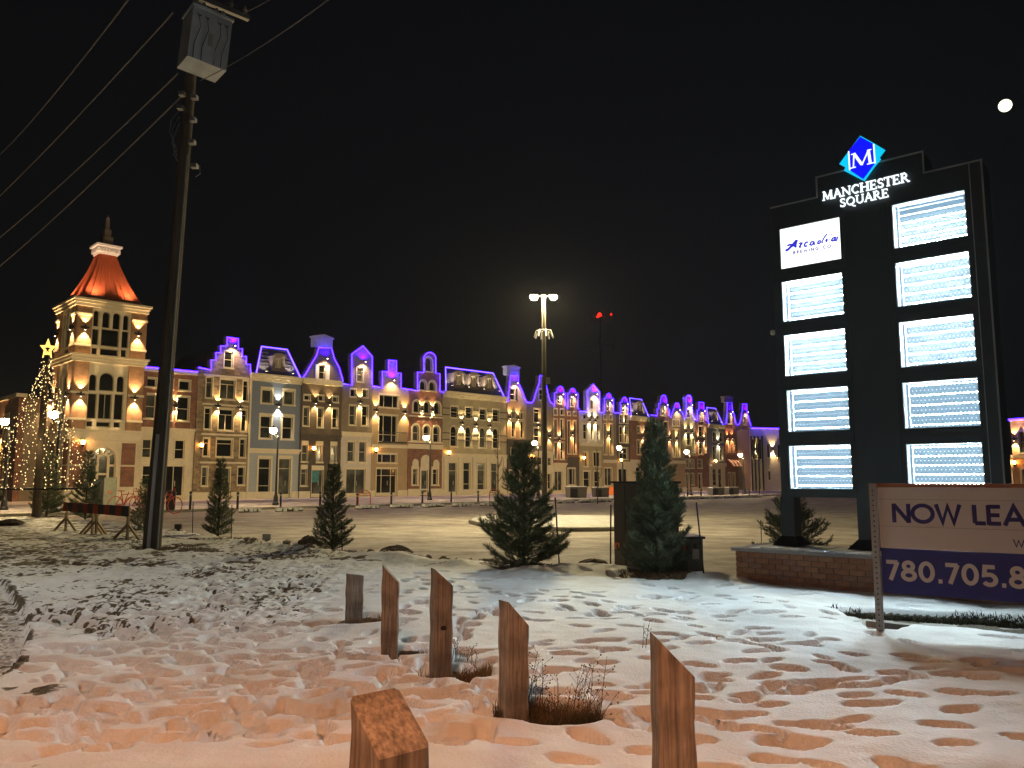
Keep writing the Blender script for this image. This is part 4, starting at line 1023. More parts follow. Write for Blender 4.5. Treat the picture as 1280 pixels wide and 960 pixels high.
def snowmat():
    m, N, L, B = newmat('trodden_snow'); B.inputs['Roughness'].default_value = .65; B.inputs['Specular IOR Level'].default_value = .3
    at = N.new('ShaderNodeAttribute'); at.attribute_name = 'bare'; tc = N.new('ShaderNodeTexCoord')
    n = N.new('ShaderNodeTexNoise'); n.inputs['Scale'].default_value = 28; n.inputs['Detail'].default_value = 6; L.new(tc.outputs['Object'], n.inputs['Vector'])
    n3 = N.new('ShaderNodeTexNoise'); n3.inputs['Scale'].default_value = 1.3; n3.inputs['Detail'].default_value = 5; L.new(tc.outputs['Object'], n3.inputs['Vector'])
    a = N.new('ShaderNodeMath'); a.operation = 'MULTIPLY_ADD'; a.inputs[1].default_value = 1.3; a.inputs[2].default_value = -.15
    s = N.new('ShaderNodeMath'); s.operation = 'SUBTRACT'; s.inputs[1].default_value = .5; L.new(n.outputs['Fac'], s.inputs[0])
    ad = N.new('ShaderNodeMath'); ad.operation = 'ADD'; L.new(at.outputs['Fac'], a.inputs[0]); L.new(a.outputs[0], ad.inputs[0]); L.new(s.outputs[0], ad.inputs[1])
    r = N.new('ShaderNodeValToRGB'); r.color_ramp.elements[0].position = .38; r.color_ramp.elements[1].position = .62; L.new(ad.outputs[0], r.inputs[0])
    r.color_ramp.elements[0].color = (0, 0, 0, 1); r.color_ramp.elements[1].color = (1, 1, 1, 1)
    sn = N.new('ShaderNodeValToRGB'); sn.color_ramp.elements[0].position = .3; sn.color_ramp.elements[1].position = .65
    sn.color_ramp.elements[0].color = (.70, .68, .65, 1); sn.color_ramp.elements[1].color = (.84, .84, .84, 1); L.new(n3.outputs['Fac'], sn.inputs[0])
    so = N.new('ShaderNodeValToRGB'); so.color_ramp.elements[0].color = (.028, .02, .012, 1); so.color_ramp.elements[1].color = (.17, .12, .06, 1)
    so.color_ramp.elements[0].position = .35; so.color_ramp.elements[1].position = .7; L.new(n.outputs['Fac'], so.inputs[0])
    mx = N.new('ShaderNodeMix'); mx.data_type = 'RGBA'; L.new(r.outputs[0], mx.inputs[0]); L.new(sn.outputs[0], mx.inputs[6]); L.new(so.outputs[0], mx.inputs[7])
    L.new(mx.outputs[2], B.inputs['Base Color'])
    n2 = N.new('ShaderNodeTexNoise'); n2.inputs['Scale'].default_value = 45; n2.inputs['Detail'].default_value = 5; L.new(tc.outputs['Object'], n2.inputs['Vector'])
    b = N.new('ShaderNodeBump'); b.inputs['Strength'].default_value = .5; b.inputs['Distance'].default_value = .012
    L.new(n2.outputs['Fac'], b.inputs['Height']); L.new(b.outputs[0], B.inputs['Normal'])
    return m
sf = npmesh('snow_field', co, q, snowmat(), smooth=True); sf['kind'] = 'structure'
at = sf.data.attributes.new('bare', 'FLOAT', 'POINT'); at.data.foreach_set('value', battr.astype(np.float32))
def gz(x, y):
    i = min(max(np.searchsorted(ys, y), 0), n0-1); j = min(max(np.searchsorted(xs, x), 0), n1-1)
    return max(float(H[i, j]), 0.0)

# ------------------------------------------------------------------ timber posts in the foreground
def woodmat():
    m, N, L, B = newmat('weathered_timber'); B.inputs['Roughness'].default_value = .8
    tc = N.new('ShaderNodeTexCoord'); mp = N.new('ShaderNodeMapping'); mp.inputs['Scale'].default_value = (42, 42, 1.6); L.new(tc.outputs['Object'], mp.inputs[0])
    n = N.new('ShaderNodeTexNoise'); n.inputs['Scale'].default_value = 1.6; n.inputs['Detail'].default_value = 8; n.inputs['Distortion'].default_value = .25; L.new(mp.outputs[0], n.inputs['Vector'])
    r = N.new('ShaderNodeValToRGB'); e = r.color_ramp.elements; e[0].position = .28; e[1].position = .7; e[0].color = (.13, .108, .085, 1); e[1].color = (.45, .38, .30, 1); L.new(n.outputs['Fac'], r.inputs[0])
    n2 = N.new('ShaderNodeTexNoise'); n2.inputs['Scale'].default_value = 5; n2.inputs['Detail'].default_value = 5; L.new(tc.outputs['Object'], n2.inputs['Vector'])
    r2 = N.new('ShaderNodeValToRGB'); r2.color_ramp.elements[0].position = .35; r2.color_ramp.elements[1].position = .6; r2.color_ramp.elements[0].color = (.55, .52, .5, 1); r2.color_ramp.elements[1].color = (1.05, 1, 1, 1); L.new(n2.outputs['Fac'], r2.inputs[0])
    oi = N.new('ShaderNodeObjectInfo'); hv = N.new('ShaderNodeHueSaturation'); mr = N.new('ShaderNodeMapRange'); mr.inputs[3].default_value = .7; mr.inputs[4].default_value = 1.1; L.new(oi.outputs['Random'], mr.inputs[0]); L.new(mr.outputs[0], hv.inputs['Value'])
    mx = N.new('ShaderNodeMix'); mx.data_type = 'RGBA'; mx.blend_type = 'MULTIPLY'; mx.inputs[0].default_value = 1; L.new(r.outputs[0], mx.inputs[6]); L.new(r2.outputs[0], mx.inputs[7])
    L.new(mx.outputs[2], hv.inputs['Color']); L.new(hv.outputs[0], B.inputs['Base Color'])
    b = N.new('ShaderNodeBump'); b.inputs['Strength'].default_value = .6; b.inputs['Distance'].default_value = .006; L.new(n.outputs['Fac'], b.inputs['Height']); L.new(b.outputs[0], B.inputs['Normal'])
    return m
M['timber'] = woodmat()
def post(px, pyb, pyt, phi, a, slant, label, Y=None, lean=0, aw=None, sdir=0):
    p = gp(px, pyb) if Y is None else Vector((dp(px, 900, Y).x, Y, 0))
    zt = dp(px, pyt, p.y).z
    aw = aw or a
    b = MB(); nz = 15; vs = []; fs = []; r = np.random.default_rng(int(px))
    cs = [(-1, -1), (-.86, -1.0), (.86, -1), (1, -.86), (1, .86), (.86, 1), (-.86, 1), (-1, .86)]
    nn_ = len(cs)
    for i in range(nz):
        k = i/(nz-1)
        for j, (x, y) in enumerate(cs):
            w = .0025*math.sin(i*1.3+j)+r.normal(0, .0008)
            if sdir: top = zt - slant*(.5-y*.5)
            else: top = zt - slant*(x*.5+.5)
            vs.append((x*(aw/2+w), y*(a/2+w), -.12+(top+.12)*k))
    for i in range(nz-1):
        for j in range(nn_): fs.append((i*nn_+j, i*nn_+(j+1) % nn_, (i+1)*nn_+(j+1) % nn_, (i+1)*nn_+j))
    fs.append(tuple((nz-1)*nn_+j for j in range(nn_))); fs.append(tuple(reversed(range(nn_))))
    b.add(vs, fs); o = b.build('timber_post', M['timber'], loc=(p.x, p.y, 0)); o.rotation_euler = (0, lean, phi)
    return tag(o, label, 'post', 'timber posts in the snow')
post(442, 790, 717, .62, .145, .02, 'short grey weathered timber post, farthest back and flat topped')
post(486.5, 835, 705, .12, .145, .16, 'timber post with a sharp slanting top second from the back, in shade', aw=.145)
p3 = post(550.5, 871, 710, .35, .142, .13, 'timber post with slanting top and a dark knot in its face')
k_ = MB().ball((0, 0, 0), .026, 9, 1.0); k_.v = [(x, y*.25, z*.7) for x, y, z in k_.v]
k_.build('knot', M['mulch'], p3, loc=(.0, -.0715, dp(552, 783, gp(550, 871).y).z))
post(642, 924, 750, .50, .146, .16, 'timber post with slanted top standing beside the tall dry weeds')
post(841, 0, 793, .04, .16, .165, 'right hand timber post with slanted top and a split grain', Y=3.62)
post(486, 0, 872, .72, .165, .13, 'nearest timber post, low in the frame, seen from above its cut top', Y=2.35, sdir=1)

# ------------------------------------------------------------------ dry grass and weeds
def blades(center, rx, ry, n, h, w, m, name='dry_grass', seed=0, lean=.5, zf=None):
    r = np.random.default_rng(seed); a = r.random(n)*6.283; q_ = np.sqrt(r.random(n))
    X = center[0]+np.cos(a)*q_*rx; Y = center[1]+np.sin(a)*q_*ry
    Z = np.array([(zf or gz)(x, y) for x, y in zip(X, Y)])-.01
    hh = h*r.uniform(.4, 1.1, n); d = r.random(n)*6.283; le = r.random(n)*lean*hh; s = r.random(n)*6.283
    P0 = np.stack([X-np.cos(s)*w/2, Y-np.sin(s)*w/2, Z], -1); P1 = np.stack([X+np.cos(s)*w/2, Y+np.sin(s)*w/2, Z], -1)
    mid = np.stack([X+np.cos(d)*le*.4, Y+np.sin(d)*le*.4, Z+hh*.6], -1)
    M0 = mid-np.stack([np.cos(s), np.sin(s), 0*s], -1)*w*.35; M1 = mid+np.stack([np.cos(s), np.sin(s), 0*s], -1)*w*.35
    T = np.stack([X+np.cos(d)*le*1.3, Y+np.sin(d)*le*1.3, Z+hh*.93], -1)
    co = np.stack([P0, P1, M1, M0, T], 1).reshape(-1, 3); i = np.arange(n)*5
    f = np.concatenate([np.stack([i, i+1, i+2], -1), np.stack([i, i+2, i+3], -1), np.stack([i+3, i+2, i+4], -1)])
    o = npmesh(name, co, f, m, k=3); o['kind'] = 'stuff'; return o
for (x, y, rx, ry, n, h, ox, md) in ((645, 921, .34, .15, 4200, .13, .20, 'drygreen'), (648, 921, .30, .13, 900, .20, .20, 'dry'), (551, 869, .22, .14, 1500, .14, .16, 'dry'),
                                 (551, 869, .22, .14, 700, .10, .06, 'drygreen'), (487, 835, .2, .12, 1000, .09, .12, 'drygreen'), (442, 791, .26, .16, 900, .12, .18, 'dry')):
    p = gp(x, y); blades((p.x+ox, p.y), rx, ry, n, h, .0045, M[md], seed=int(x+n))
for x, y, r, n in ((58, 646, .8, 500), (272, 674, .7, 700), (415, 691, .7, 700), (655, 715, .7, 800), (822, 729, .62, 900), (205, 694, .8, 900), (990, 692, .5, 300)):
    p = gp(x, y); blades((p.x, p.y), r, r*.8, n, .06, .012, M['drygreen' if n != 900 else 'dry'], name='ground_litter', seed=n+x, lean=1.2)
for i in range(60):
    t = i/59; a = gp(1055+t*330, 772.5+t*22)
    if i == 0: acc = []
    acc.append((a.x, a.y))
r = np.random.default_rng(4)
allp = []
for (x, y) in acc:
    pass
pA, pB = gp(1052, 771), gp(1400, 793)
def strip_grass():
    cs = []
    for i in range(24):
        t = i/25; c_ = pA.lerp(pB, t); cs.append(blades((c_.x, c_.y+.03), .13, .10, 190, .075, .010, M['drygreen'], name='verge_grass', seed=200+i, lean=1.1))
    me = bpy.data.meshes.new('verge_grass'); V = []; F_ = []
    for o in cs:
        b0 = len(V); V += [tuple(v.co) for v in o.data.vertices]; F_ += [tuple(b0+k for k in p_.vertices) for p_ in o.data.polygons]
        bpy.data.objects.remove(o)
    me.from_pydata(V, [], F_); me.materials.append(M['drygreen']); link('verge_grass', me)['kind'] = 'stuff'
strip_grass()
q0, q1 = gp(1084, 780, .02), gp(1330, 805, .02)
o = MB().bar((q0.x, q0.y, .012), (q1.x+1, q1.y-(q0.y-q1.y)/(q1.x-q0.x), .012), .12, .10).build('kerb_strip', M['conc']); o['kind'] = 'structure'
# seed-headed weeds
wr = np.random.default_rng(12)
p = gp(660, 918); b = MB()
for i in range(34):
    x = p.x+wr.uniform(-.05, .46); y = p.y+wr.uniform(-.10, .16); z = gz(x, y); h = wr.uniform(.16, .38)*(1.15-.35*abs(x-p.x-.25)); le = wr.uniform(-.02, .16); ly = wr.uniform(-.06, .06)
    pts = [(x, y, z), (x+le*.3, y+ly*.3, z+h*.45), (x+le*.8, y+ly, z+h)]
    b.tube(pts, [.0022, .0018, .001], 4)
    for j in range(int(wr.integers(4, 9))):
        k = wr.uniform(.4, 1); s = Vector(pts[1]).lerp(Vector(pts[2]), max(0, k*1.6-.6)); e = s+Vector((wr.uniform(-.06, .07), wr.uniform(-.03, .03), wr.uniform(.01, .06)))
        b.tube([s, e], [.0011, .0008], 3); b.ball(e, wr.uniform(.003, .0062), 5)
tag(b.build('dry_weed', M['mulchy'] if 'mulchy' in M else M.setdefault('mulchy', mat('dry_seed_stalks', (.12, .075, .04), .9))), 'tall dry seed headed weeds growing behind a timber post', 'weeds')
for k, (x, y, lab) in enumerate(((560, 852, 'small dry weeds beside the knotted timber post'), (502, 0, ''), (805, 830, 'single dead stalk standing alone in open snow'), (660, 690, ''))):
    if not lab: continue
    p = gp(x, y); b = MB()
    for i in range(14 if k == 0 else 3):
        xx = p.x+wr.uniform(-.02, .26 if k == 0 else .02); yy = p.y+wr.uniform(-.06, .05); z = gz(xx, yy); h = wr.uniform(.10, .22); e = Vector((xx+wr.uniform(-.04, .06), yy, z+h))
        b.tube([(xx, yy, z), e], [.002, .001], 4)
        for j in range(4): f_ = Vector((xx, yy, z)).lerp(e, wr.uniform(.5, 1)); g_ = f_+Vector((wr.uniform(-.035, .035), 0, .025)); b.tube([f_, g_], [.001, .0007], 3); b.ball(g_, .004, 5)
    tag(b.build('dry_weed', M['mulchy']), lab, 'weeds')

# ------------------------------------------------------------------ conifers
def conifer(px, pyb, pyt, R, seed, m, label, needle=.085, nw=.006, per=16, density=1.0, asc=.5, stuffname='pine_tree', group='young conifers planted in the verge', Y=None, zb=0.0, leanx=0):
    p = gp(px, pyb) if Y is None else Vector((dp(px, pyb, Y).x, Y, 0))
    Ht = dp(px, pyt, p.y).z-zb; r = np.random.default_rng(seed)
    root = empty(stuffname, (p.x, p.y, zb), 0, label, 'tree', group)
    MB().tube([(0, 0, -.1), (leanx*.5, 0, Ht*.5), (leanx, 0, Ht*.97)], [.035*Ht/2, .022*Ht/2, .006], 7).build('trunk', M['bark'], root)
    br = MB(); TP = []; TA = []
    z = .05*Ht
    while z < Ht*.97:
        k = z/Ht; nb = int(r.integers(4, 7))
        a0 = r.random()*6.28
        for i in range(nb):
            a = a0+i*6.283/nb+r.normal(0, .25)
            prof_ = (1-k)**.75 if k > .22 else .80+.9*k*.2/.22
            Lb = R*prof_*r.uniform(.62, 1.12)+.07
            el = asc*(.35+.9*k)+r.normal(0, .10)
            d = Vector((math.cos(a)*math.cos(el), math.sin(a)*math.cos(el), math.sin(el)))
            pts = [Vector((leanx*k, 0, z))]
            n = 6
            for j in range(n):
                d2 = (d+Vector((0, 0, (j/n)**2*.75))).normalized(); pts.append(pts[-1]+d2*Lb/n)
            br.tube(pts, [.010*(1-.8*j/n) for j in range(n+1)], 4, caps=False)
            m_ = max(int(Lb/.055*density), 3)
            for j in range(m_):
                t = .22+.78*(j+r.random()*.5)/m_; q_ = t*n; ii = min(int(q_), n-1); pt = pts[ii].lerp(pts[ii+1], q_-ii); ax = (pts[ii+1]-pts[ii]).normalized()
                TP.append(pt); TA.append(ax)
                side = 1 if j % 2 else -1
                tw = (1-t)*Lb*.5+.05
                sx = ax.cross(Vector((0, 0, 1))).normalized()*side
                td = (ax*.75+sx*.75+Vector((0, 0, r.uniform(-.1, .4)))).normalized()
                ns = max(int(tw/.06), 1)
                for s_ in range(ns): TP.append(pt+td*tw*(s_+1)/ns); TA.append((td+Vector((0, 0, .25))).normalized())
        z += Ht*r.uniform(.045, .065)/max(density, .6)
    br.build('branches', M['bark'], root)
    TP = np.array([tuple(v) for v in TP]); TA = np.array([tuple(v) for v in TA]); n = len(TP)
    P = np.repeat(TP, per, 0); A = np.repeat(TA, per, 0); N_ = len(P)
    rv = r.normal(0, 1, (N_, 3)); rv -= (rv*A).sum(1, keepdims=True)*A; rv /= np.linalg.norm(rv, axis=1, keepdims=True)
    th = np.radians(r.uniform(15, 68, N_))[:, None]; D = A*np.cos(th)+rv*np.sin(th)
    Ls = needle*r.uniform(.6, 1.1, (N_, 1)); B0 = P+A*(r.random((N_, 1))-.3)*.07
    S = np.cross(D, A); S /= np.linalg.norm(S, axis=1, keepdims=True)+1e-9
    co = np.stack([B0-S*nw/2, B0+S*nw/2, B0+D*Ls], 1).reshape(-1, 3)
    f = np.arange(N_*3).reshape(-1, 3)
    o = npmesh('crown', co, f, m, root, k=3)
    return root, Ht
conifer(655, 716, 556, .84, 1, M['needle'], 'bushy dark young pine with spreading low boughs in front of the traffic island', per=22, needle=.10, nw=.008, density=.95, asc=.6)
conifer(823, 729, 524, .60, 2, M['needle2'], 'tall narrow green pine in front of the utility cabinets', per=24, needle=.095, nw=.008, density=1.15, asc=.85)
conifer(272, 674, 574, .42, 3, M['needle'], 'small slender spruce right of the utility pole with a stake', per=18, needle=.08, nw=.011, density=1.0, asc=.8, stuffname='spruce_tree')
conifer(415, 692, 583, .44, 4, M['needle'], 'small dark spruce behind the shortest timber post', per=18, needle=.08, nw=.011, density=1.0, asc=.7, stuffname='spruce_tree')
conifer(58, 646, 566, .95, 5, M['needle'], 'dark spruce below the cone of string lights', per=12, needle=.11, nw=.016, density=.7, asc=.5, stuffname='spruce_tree')
conifer(106, 652, 566, .72, 6, M['needle'], 'slim dark spruce standing behind the striped barricade', per=12, needle=.11, nw=.016, density=.75, asc=.7, stuffname='spruce_tree')
conifer(991, 692, 620, .80, 7, M['needle2'], 'small pine seen between the legs of the pylon sign', per=14, needle=.09, nw=.010, density=.8, asc=.6, Y=16.5)
conifer(180, 660, 600, .45, 8, M['needle'], 'little spruce half hidden behind the utility pole', per=12, needle=.09, nw=.014, density=.7, asc=.7, stuffname='spruce_tree', Y=24)
def sapling(px, py, pyt, seed, label, Y=None):
    p = gp(px, py, .15) if Y is None else Vector((dp(px, py, Y).x, Y, .12)); h = dp(px, pyt, p.y).z-p.z; r = np.random.default_rng(seed)
    root = empty('bare_sapling', p, 0, label, 'tree', 'leafless saplings')
    MB().tube([(0, 0, 0), (.03, 0, h*.5), (0, 0, h)], [.035, .025, .008], 6).build('trunk', M['bark'], root)
    b = MB()
    for i in range(16):
        z = h*r.uniform(.28, .9); a = r.random()*6.28; l = h*.28*(1.1-z/h)+.15; e = (math.cos(a)*l*.45, math.sin(a)*l*.45, z+l); m_ = (e[0]*.6, e[1]*.6, z+l*.4)
        b.tube([(0, 0, z), m_, e], [.012, .008, .004], 4)
    b.build('branches', M['bark'], root)
sapling(622, 634, 553, 1, 'thin leafless sapling in front of the wide cream house'); sapling(747, 634, 560, 2, 'leafless sapling left of the tall dark cabinet', Y=50)

b = MB(); cr = np.random.default_rng(5)
for i in range(150):
    cx_ = cr.uniform(300, 660); p = gp(cx_, cr.uniform(-4, 8)+np.interp(cx_, [300, 450, 660], [684, 695, 708]))
    t = cr.uniform(.02, .09); b0 = len(b.v); b.ball((p.x, p.y, gz(p.x, p.y)+t*.25), t, 6, .7)
    for k in range(b0, len(b.v)): b.v[k] = tuple(b.v[k][j]+cr.normal(0, t*.14) for j in range(3))
b.build('ploughed_clods', mat('dirty_snow_clods', (.36, .30, .22), .9, var=.5, scale=9, bump=.5))['kind'] = 'stuff'
# ------------------------------------------------------------------ street lamps
def street_lamp_parts(root, H, arm=-.30):
    MB().lathe([(.20, 0), (.20, .12), (.15, .18), (.13, .5), (.09, .62), (.075, .7)], 10).build('base', M['black'], root)
    MB().lathe([(.075, .7), (.06, H*.6), (.05, H-.15), (.08, H-.12), (.03, H)], 10).build('post', M['black'], root)
    MB().tube([(0, 0, H-.25), (arm*.5, 0, H-.05), (arm, 0, H-.02), (arm, 0, H+.05)], .022, 5).build('arm', M['black'], root)
    MB().lathe([(.05, .0), (.10, .06), (.11, .09)], 10, (arm, 0, H+.02)).lathe([(.20, .40), (.12, .47), (.03, .53), (.01, .60)], 10, (arm, 0, H+.02)).build('lamp_collar', M['black'], root)
    MB().lathe([(.10, .10), (.19, .20), (.21, .30), (.19, .39)], 12, (arm, 0, H+.02)).build('lamp_globe', M['globe'], root)
def street_lamp(px, gy, label, base=None, Y=None):
    if base: p = gp(base[0], base[1], SW)
    else: p = Vector((dp(px, 620, Y).x, Y, SW))
    z = dp(px, gy, p.y).z; H_ = z-.28-SW
    root = empty('street_lamp', p, 0, label, 'street lamp', 'street lamps along the pavement')
    street_lamp_parts(root, H_)
for a in ((349, 538.5, 'black street lamp on the pavement before the blue grey mansard house', (344.5, 631.5)),
          (538.5, 547.5, 'black street lamp on the pavement before the red brick turret house', (537, 625)),
          (68, 518.5, 'black street lamp seen through the right side of the light cone', None, 37),
          (6, 527, 'black street lamp at the far left edge, by the amber wing', None, 40),
          (673, 554, 'black street lamp just left of the tall car park light pole', None, 64),
          (779, 560, 'black street lamp above the left corner of the tall cabinet', None, 74),
          (863.5, 565, 'black street lamp just right of the tall pine', (863.5, 619)),
          (931, 569, 'black street lamp farthest along, by the striped awning', (930.5, 617.7))):
    street_lamp(a[0], a[1], a[2], a[3], a[4] if len(a) > 4 else None)
# ------------------------------------------------------------------ car park light pole with two heads
pp = Vector((dp(681, 655, 29).x, 29, .13)); hz = dp(678, 371, 29).z
pk = empty('car_park_light', pp, 0, 'tall car park light pole with two glowing heads and a ring of small lamps', 'light pole')
MB().lathe([(.26, -.1), (.26, .55)], 14).build('concrete_base', M['conc'], pk)
MB().lathe([(.10, .55), (.085, hz*.6), (.07, hz-.05)], 10).build('pole', M['bronze'], pk)
for sx in (-1, 1):
    h = MB().box(sx*.10, sx*.20, -.03, .03, hz-.12, hz-.06).box(sx*.20, sx*.52, -.13, .13, hz-.10, hz-.02).build('lamp_head', M['bronze'], pk)
    MB().ball((sx*.36, 0, hz-.15), .13, 10, .8).build('lens', M['lens'], h)
zr = dp(679, 414, 29).z-.13
b = MB(); b.tube([(.28*math.cos(a*.6283), .28*math.sin(a*.6283), zr) for a in range(10)], .015, 4, closed=True)
for a in range(4): b.bar((0, 0, zr), (.28*math.cos(a*1.57), .28*math.sin(a*1.57), zr), .02, .02)
b.build('ring_bracket', M['bronze'], pk)
for a in range(8):
    c_, s_ = math.cos(a*.785+.2), math.sin(a*.785+.2)
    MB().bar((.26*c_, .26*s_, zr+.03), (.36*c_, .36*s_, zr-.24), .05, .05).build('small_floodlight', M['gal'], pk)
MB().box(.06, .22, -.09, .09, dp(681, 477, 29).z-.2, dp(681, 477, 29).z+.02).build('camera_box', M['grey'], pk)

# ------------------------------------------------------------------ bollards, stops, racks, bins on the pavement
def bollard(x, yb, yt, label):
    p = gp(x, yb, SW); h = dp(x, yt, p.y).z-SW
    r_ = empty('bollard', p, 0, label, 'bollard', 'black bollards along the kerb')
    MB().lathe([(.075, 0), (.06, .05), (.055, h-.1), (.075, h-.08), (.075, h-.03), (.04, h)], 10).build('post', M['black'], r_)
    MB().lathe([(.0765, h-.20), (.0765, h-.14)], 10).build('band', M['grey'], r_)
for x, yb, yt, l in ((237.5, 637, 614, 'black bollard nearest the utility pole, before the stone house'), (296.7, 636.5, 615, 'black bollard between the small spruce and the first street lamp'),
                     (350.6, 633.6, 615, 'black bollard just right of the first street lamp base'), (400, 632, 614.5, 'black bollard left of the second small spruce'),
                     (446.4, 632, 616.5, 'black bollard beside the left red hoop rack'), (489, 630.8, 615.5, 'black bollard before the tan stepped gable house'),
                     (528, 629, 614.5, 'black bollard just left of the second street lamp'), (564, 627.5, 612, 'black bollard at the left corner of the wide cream house'),
                     (597.7, 627.4, 613.5, 'black bollard before the middle of the wide cream house'), (859.5, 621.3, 611.5, 'black bollard just left of the street lamp beyond the tall pine'),
                     (876.4, 620.9, 611.5, 'black bollard between the far street lamp and the planter boxes'), (936.6, 619.3, 611, 'black bollard right of the farthest street lamp'),
                     (949.4, 619, 611, 'black bollard farthest right, before the glazed end block')):
    bollard(x, yb, yt, l)
PSL = {299: 'at the left end, beside the first street lamp', 345: 'just right of the first street lamp', 445: 'below the red hoop rack of the tan house', 488: 'before the tan stepped gable house',
       528: 'before the second street lamp', 566: 'at the left corner of the wide cream house', 601: 'before the right half of the wide cream house', 697: 'left of the dark planter boxes',
       724: 'under the left dark planter box', 742: 'under the planter beside the orange sheet', 853: 'just right of the tall pine, leftmost there', 865: 'second to the right of the tall pine',
       884: 'below the grey planter of the cream shopfront', 901: 'between the two grey planter boxes', 916: 'below the striped awning', 931: 'farthest right, past the last street lamp'}
for x0, x1, y in ((299, 326, 640.3), (345, 381, 639.4), (445, 475, 636), (488, 516, 634.8), (528, 554, 633.8), (566, 591, 632.8), (601, 624, 632), (697, 710, 628.8), (724, 735, 628), (742, 758, 627.4),
                 (853, 862, 624), (865, 878, 623.6), (884, 897, 623.1), (901, 912, 622.7), (916, 928, 622.3), (931, 941, 621.9)):
    a = gp(x0, y+.4); c_ = gp(x1, y-.4); L_ = ROW.d.dot(Vector((c_.x-a.x, c_.y-a.y)))
    r_ = empty('parking_stop', a, ROW.rot, 'snow topped parking stop '+PSL[int(x0)], 'parking stop', 'parking stops along the kerb')
    MB().prism([(0, .0), (L_, .0), (L_-.06, .15), (.06, .15)], -.10, .10).build('stop_block', M['bark'], r_)
    b = MB(); nn_ = 5
    for i in range(nn_): b.box(L_*(i+.08)/nn_, L_*(i+.62+.3*rng.random())/nn_, -.16-.05*rng.random(), .085, .10*rng.random(), .165+.05*rng.random())
    b.build('snow_lumps', M['snowcap'], r_)['kind'] = 'stuff'
def hoop(x, yb, yt, w, label):
    p = gp(x, yb, SW); h = dp(x, yt, p.y).z-SW
    b = MB(); w_ = w
    b.tube([(-w_/2, 0, 0), (-w_/2, 0, h-w_/2)] + [(-w_/2*math.cos(t*.3927), 0, h-w_/2+w_/2*math.sin(t*.3927)) for t in range(1, 8)] + [(w_/2, 0, h-w_/2), (w_/2, 0, 0)], .025, 6)
    b.tube([(-w_/2, 0, h*.62), (w_/2, 0, h*.62)], .018, 5).tube([(-w_/2, 0, h*.78), (w_/2, 0, h*.78)], .018, 5).lathe([(.09, 0), (.09, .02)], 8, (-w_/2, 0, 0)).lathe([(.09, 0), (.09, .02)], 8, (w_/2, 0, 0))
    o = b.build('bicycle_hoop', M['red'], loc=p, rz=ROW.rot-.3); tag(o, label, 'bike rack')
hoop(455.5, 630.5, 612.5, .75, 'red hoop bicycle rack on the pavement before the tan stepped house')
hoop(617, 629.5, 611.5, .6, 'red hoop bicycle rack by the right end of the wide cream house')
def bikerack(x, yb, w, label, rz):
    p = gp(x, yb, SW); root = empty('bicycle_rack', p, rz, label, 'bike rack', 'red racks shaped like bicycles')
    R = .36
    for sx in (-.52, .52):
        f = MB().tube([(sx+R*math.cos(t*.3927), 0, R+.03+R*math.sin(t*.3927)) for t in range(16)], .022, 5, closed=True).build('wheel', M['red'], root)
    b = MB()
    b.tube([(-.52, 0, R), (-.12, 0, .36), (.10, 0, .95)], .02, 5).tube([(-.52, 0, R), (-.22, 0, .82), (.34, 0, .86), (.52, 0, R)], .02, 5).tube([(-.12, 0, .36), (.34, 0, .86)], .02, 5).tube([(-.12, 0, .36), (-.28, 0, .98)], .02, 5)
    b.build('frame', M['red'], root)
    MB().bar((-.42, 0, .99), (-.14, 0, .99), .10, .04).build('saddle', M['red'], root)
    MB().tube([(.34, 0, .86), (.30, 0, 1.05), (.48, .0, 1.10), (.52, .05, 1.02)], .018, 5).build('handlebar', M['red'], root)
bikerack(157, 641, 1, 'red bicycle shaped rack left of the utility pole, leftmost of three', ROW.rot+.25)
bikerack(178, 642, 1, 'red bicycle shaped rack partly behind the utility pole, middle of three', ROW.rot+.25)
bikerack(205, 643.5, 1, 'red bicycle shaped rack showing right of the utility pole', ROW.rot+.25)
def bin_(x0, x1, yb, yt, label, m='black', name='litter_bin', cat='bin', z=SW, lid=True, rz=None):
    a = gp(x0, yb, z); c_ = gp(x1, yb, z); w = (c_-a).length; h = dp(x0, yt, a.y).z-z
    root = empty(name, (a+c_)/2, ROW.rot*.4 if rz is None else rz, label, cat)
    b = MB(); b.add([(-w*.46, -w*.36, .05), (w*.46, -w*.36, .05), (w*.46, w*.36, .05), (-w*.46, w*.36, .05), (-w*.5, -w*.4, h*.86), (w*.5, -w*.4, h*.86), (w*.5, w*.4, h*.86), (-w*.5, w*.4, h*.86)], [(0,3,2,1),(4,5,6,7),(0,1,5,4),(1,2,6,5),(2,3,7,6),(3,0,4,7)])
    b.box(-w*.4, w*.4, -w*.3, w*.3, 0, .05); b.build('box', M[m], root)
    if lid:
        MB().box(-w*.53, w*.53, -w*.43, w*.43, h*.862, h*.93).box(-w*.42, w*.42, -w*.34, w*.34, h*.93, h).build('lid', M[m], root)
    return root, w, h
bin_(207.5, 218.5, 637.5, 613.5, 'black litter bin beside the red racks and the utility pole')
def planter(x0, x1, yb, yt, label, dark=.4):
    root, w, h = bin_(x0, x1, yb, yt, label, 'planter', 'planter_box', 'planter', 0, False)
    MB().box(-w*.52, w*.52, -w*.42, w*.42, h*.862, h*.93).build('rim', M['planter'], root)
    MB().box(-w*.47, w*.47, -w*.37, w*.37, h*.931, h).build('snow_top', M['snowcap'], root)
    MB().box(-w*.505, -w*.08, -w*.405, -w*.37, h*.15, h*.80).build('front_panel', M['black'], root)
M['planter'] = mat('grey_brown_planter', (.11, .10, .095), .7)
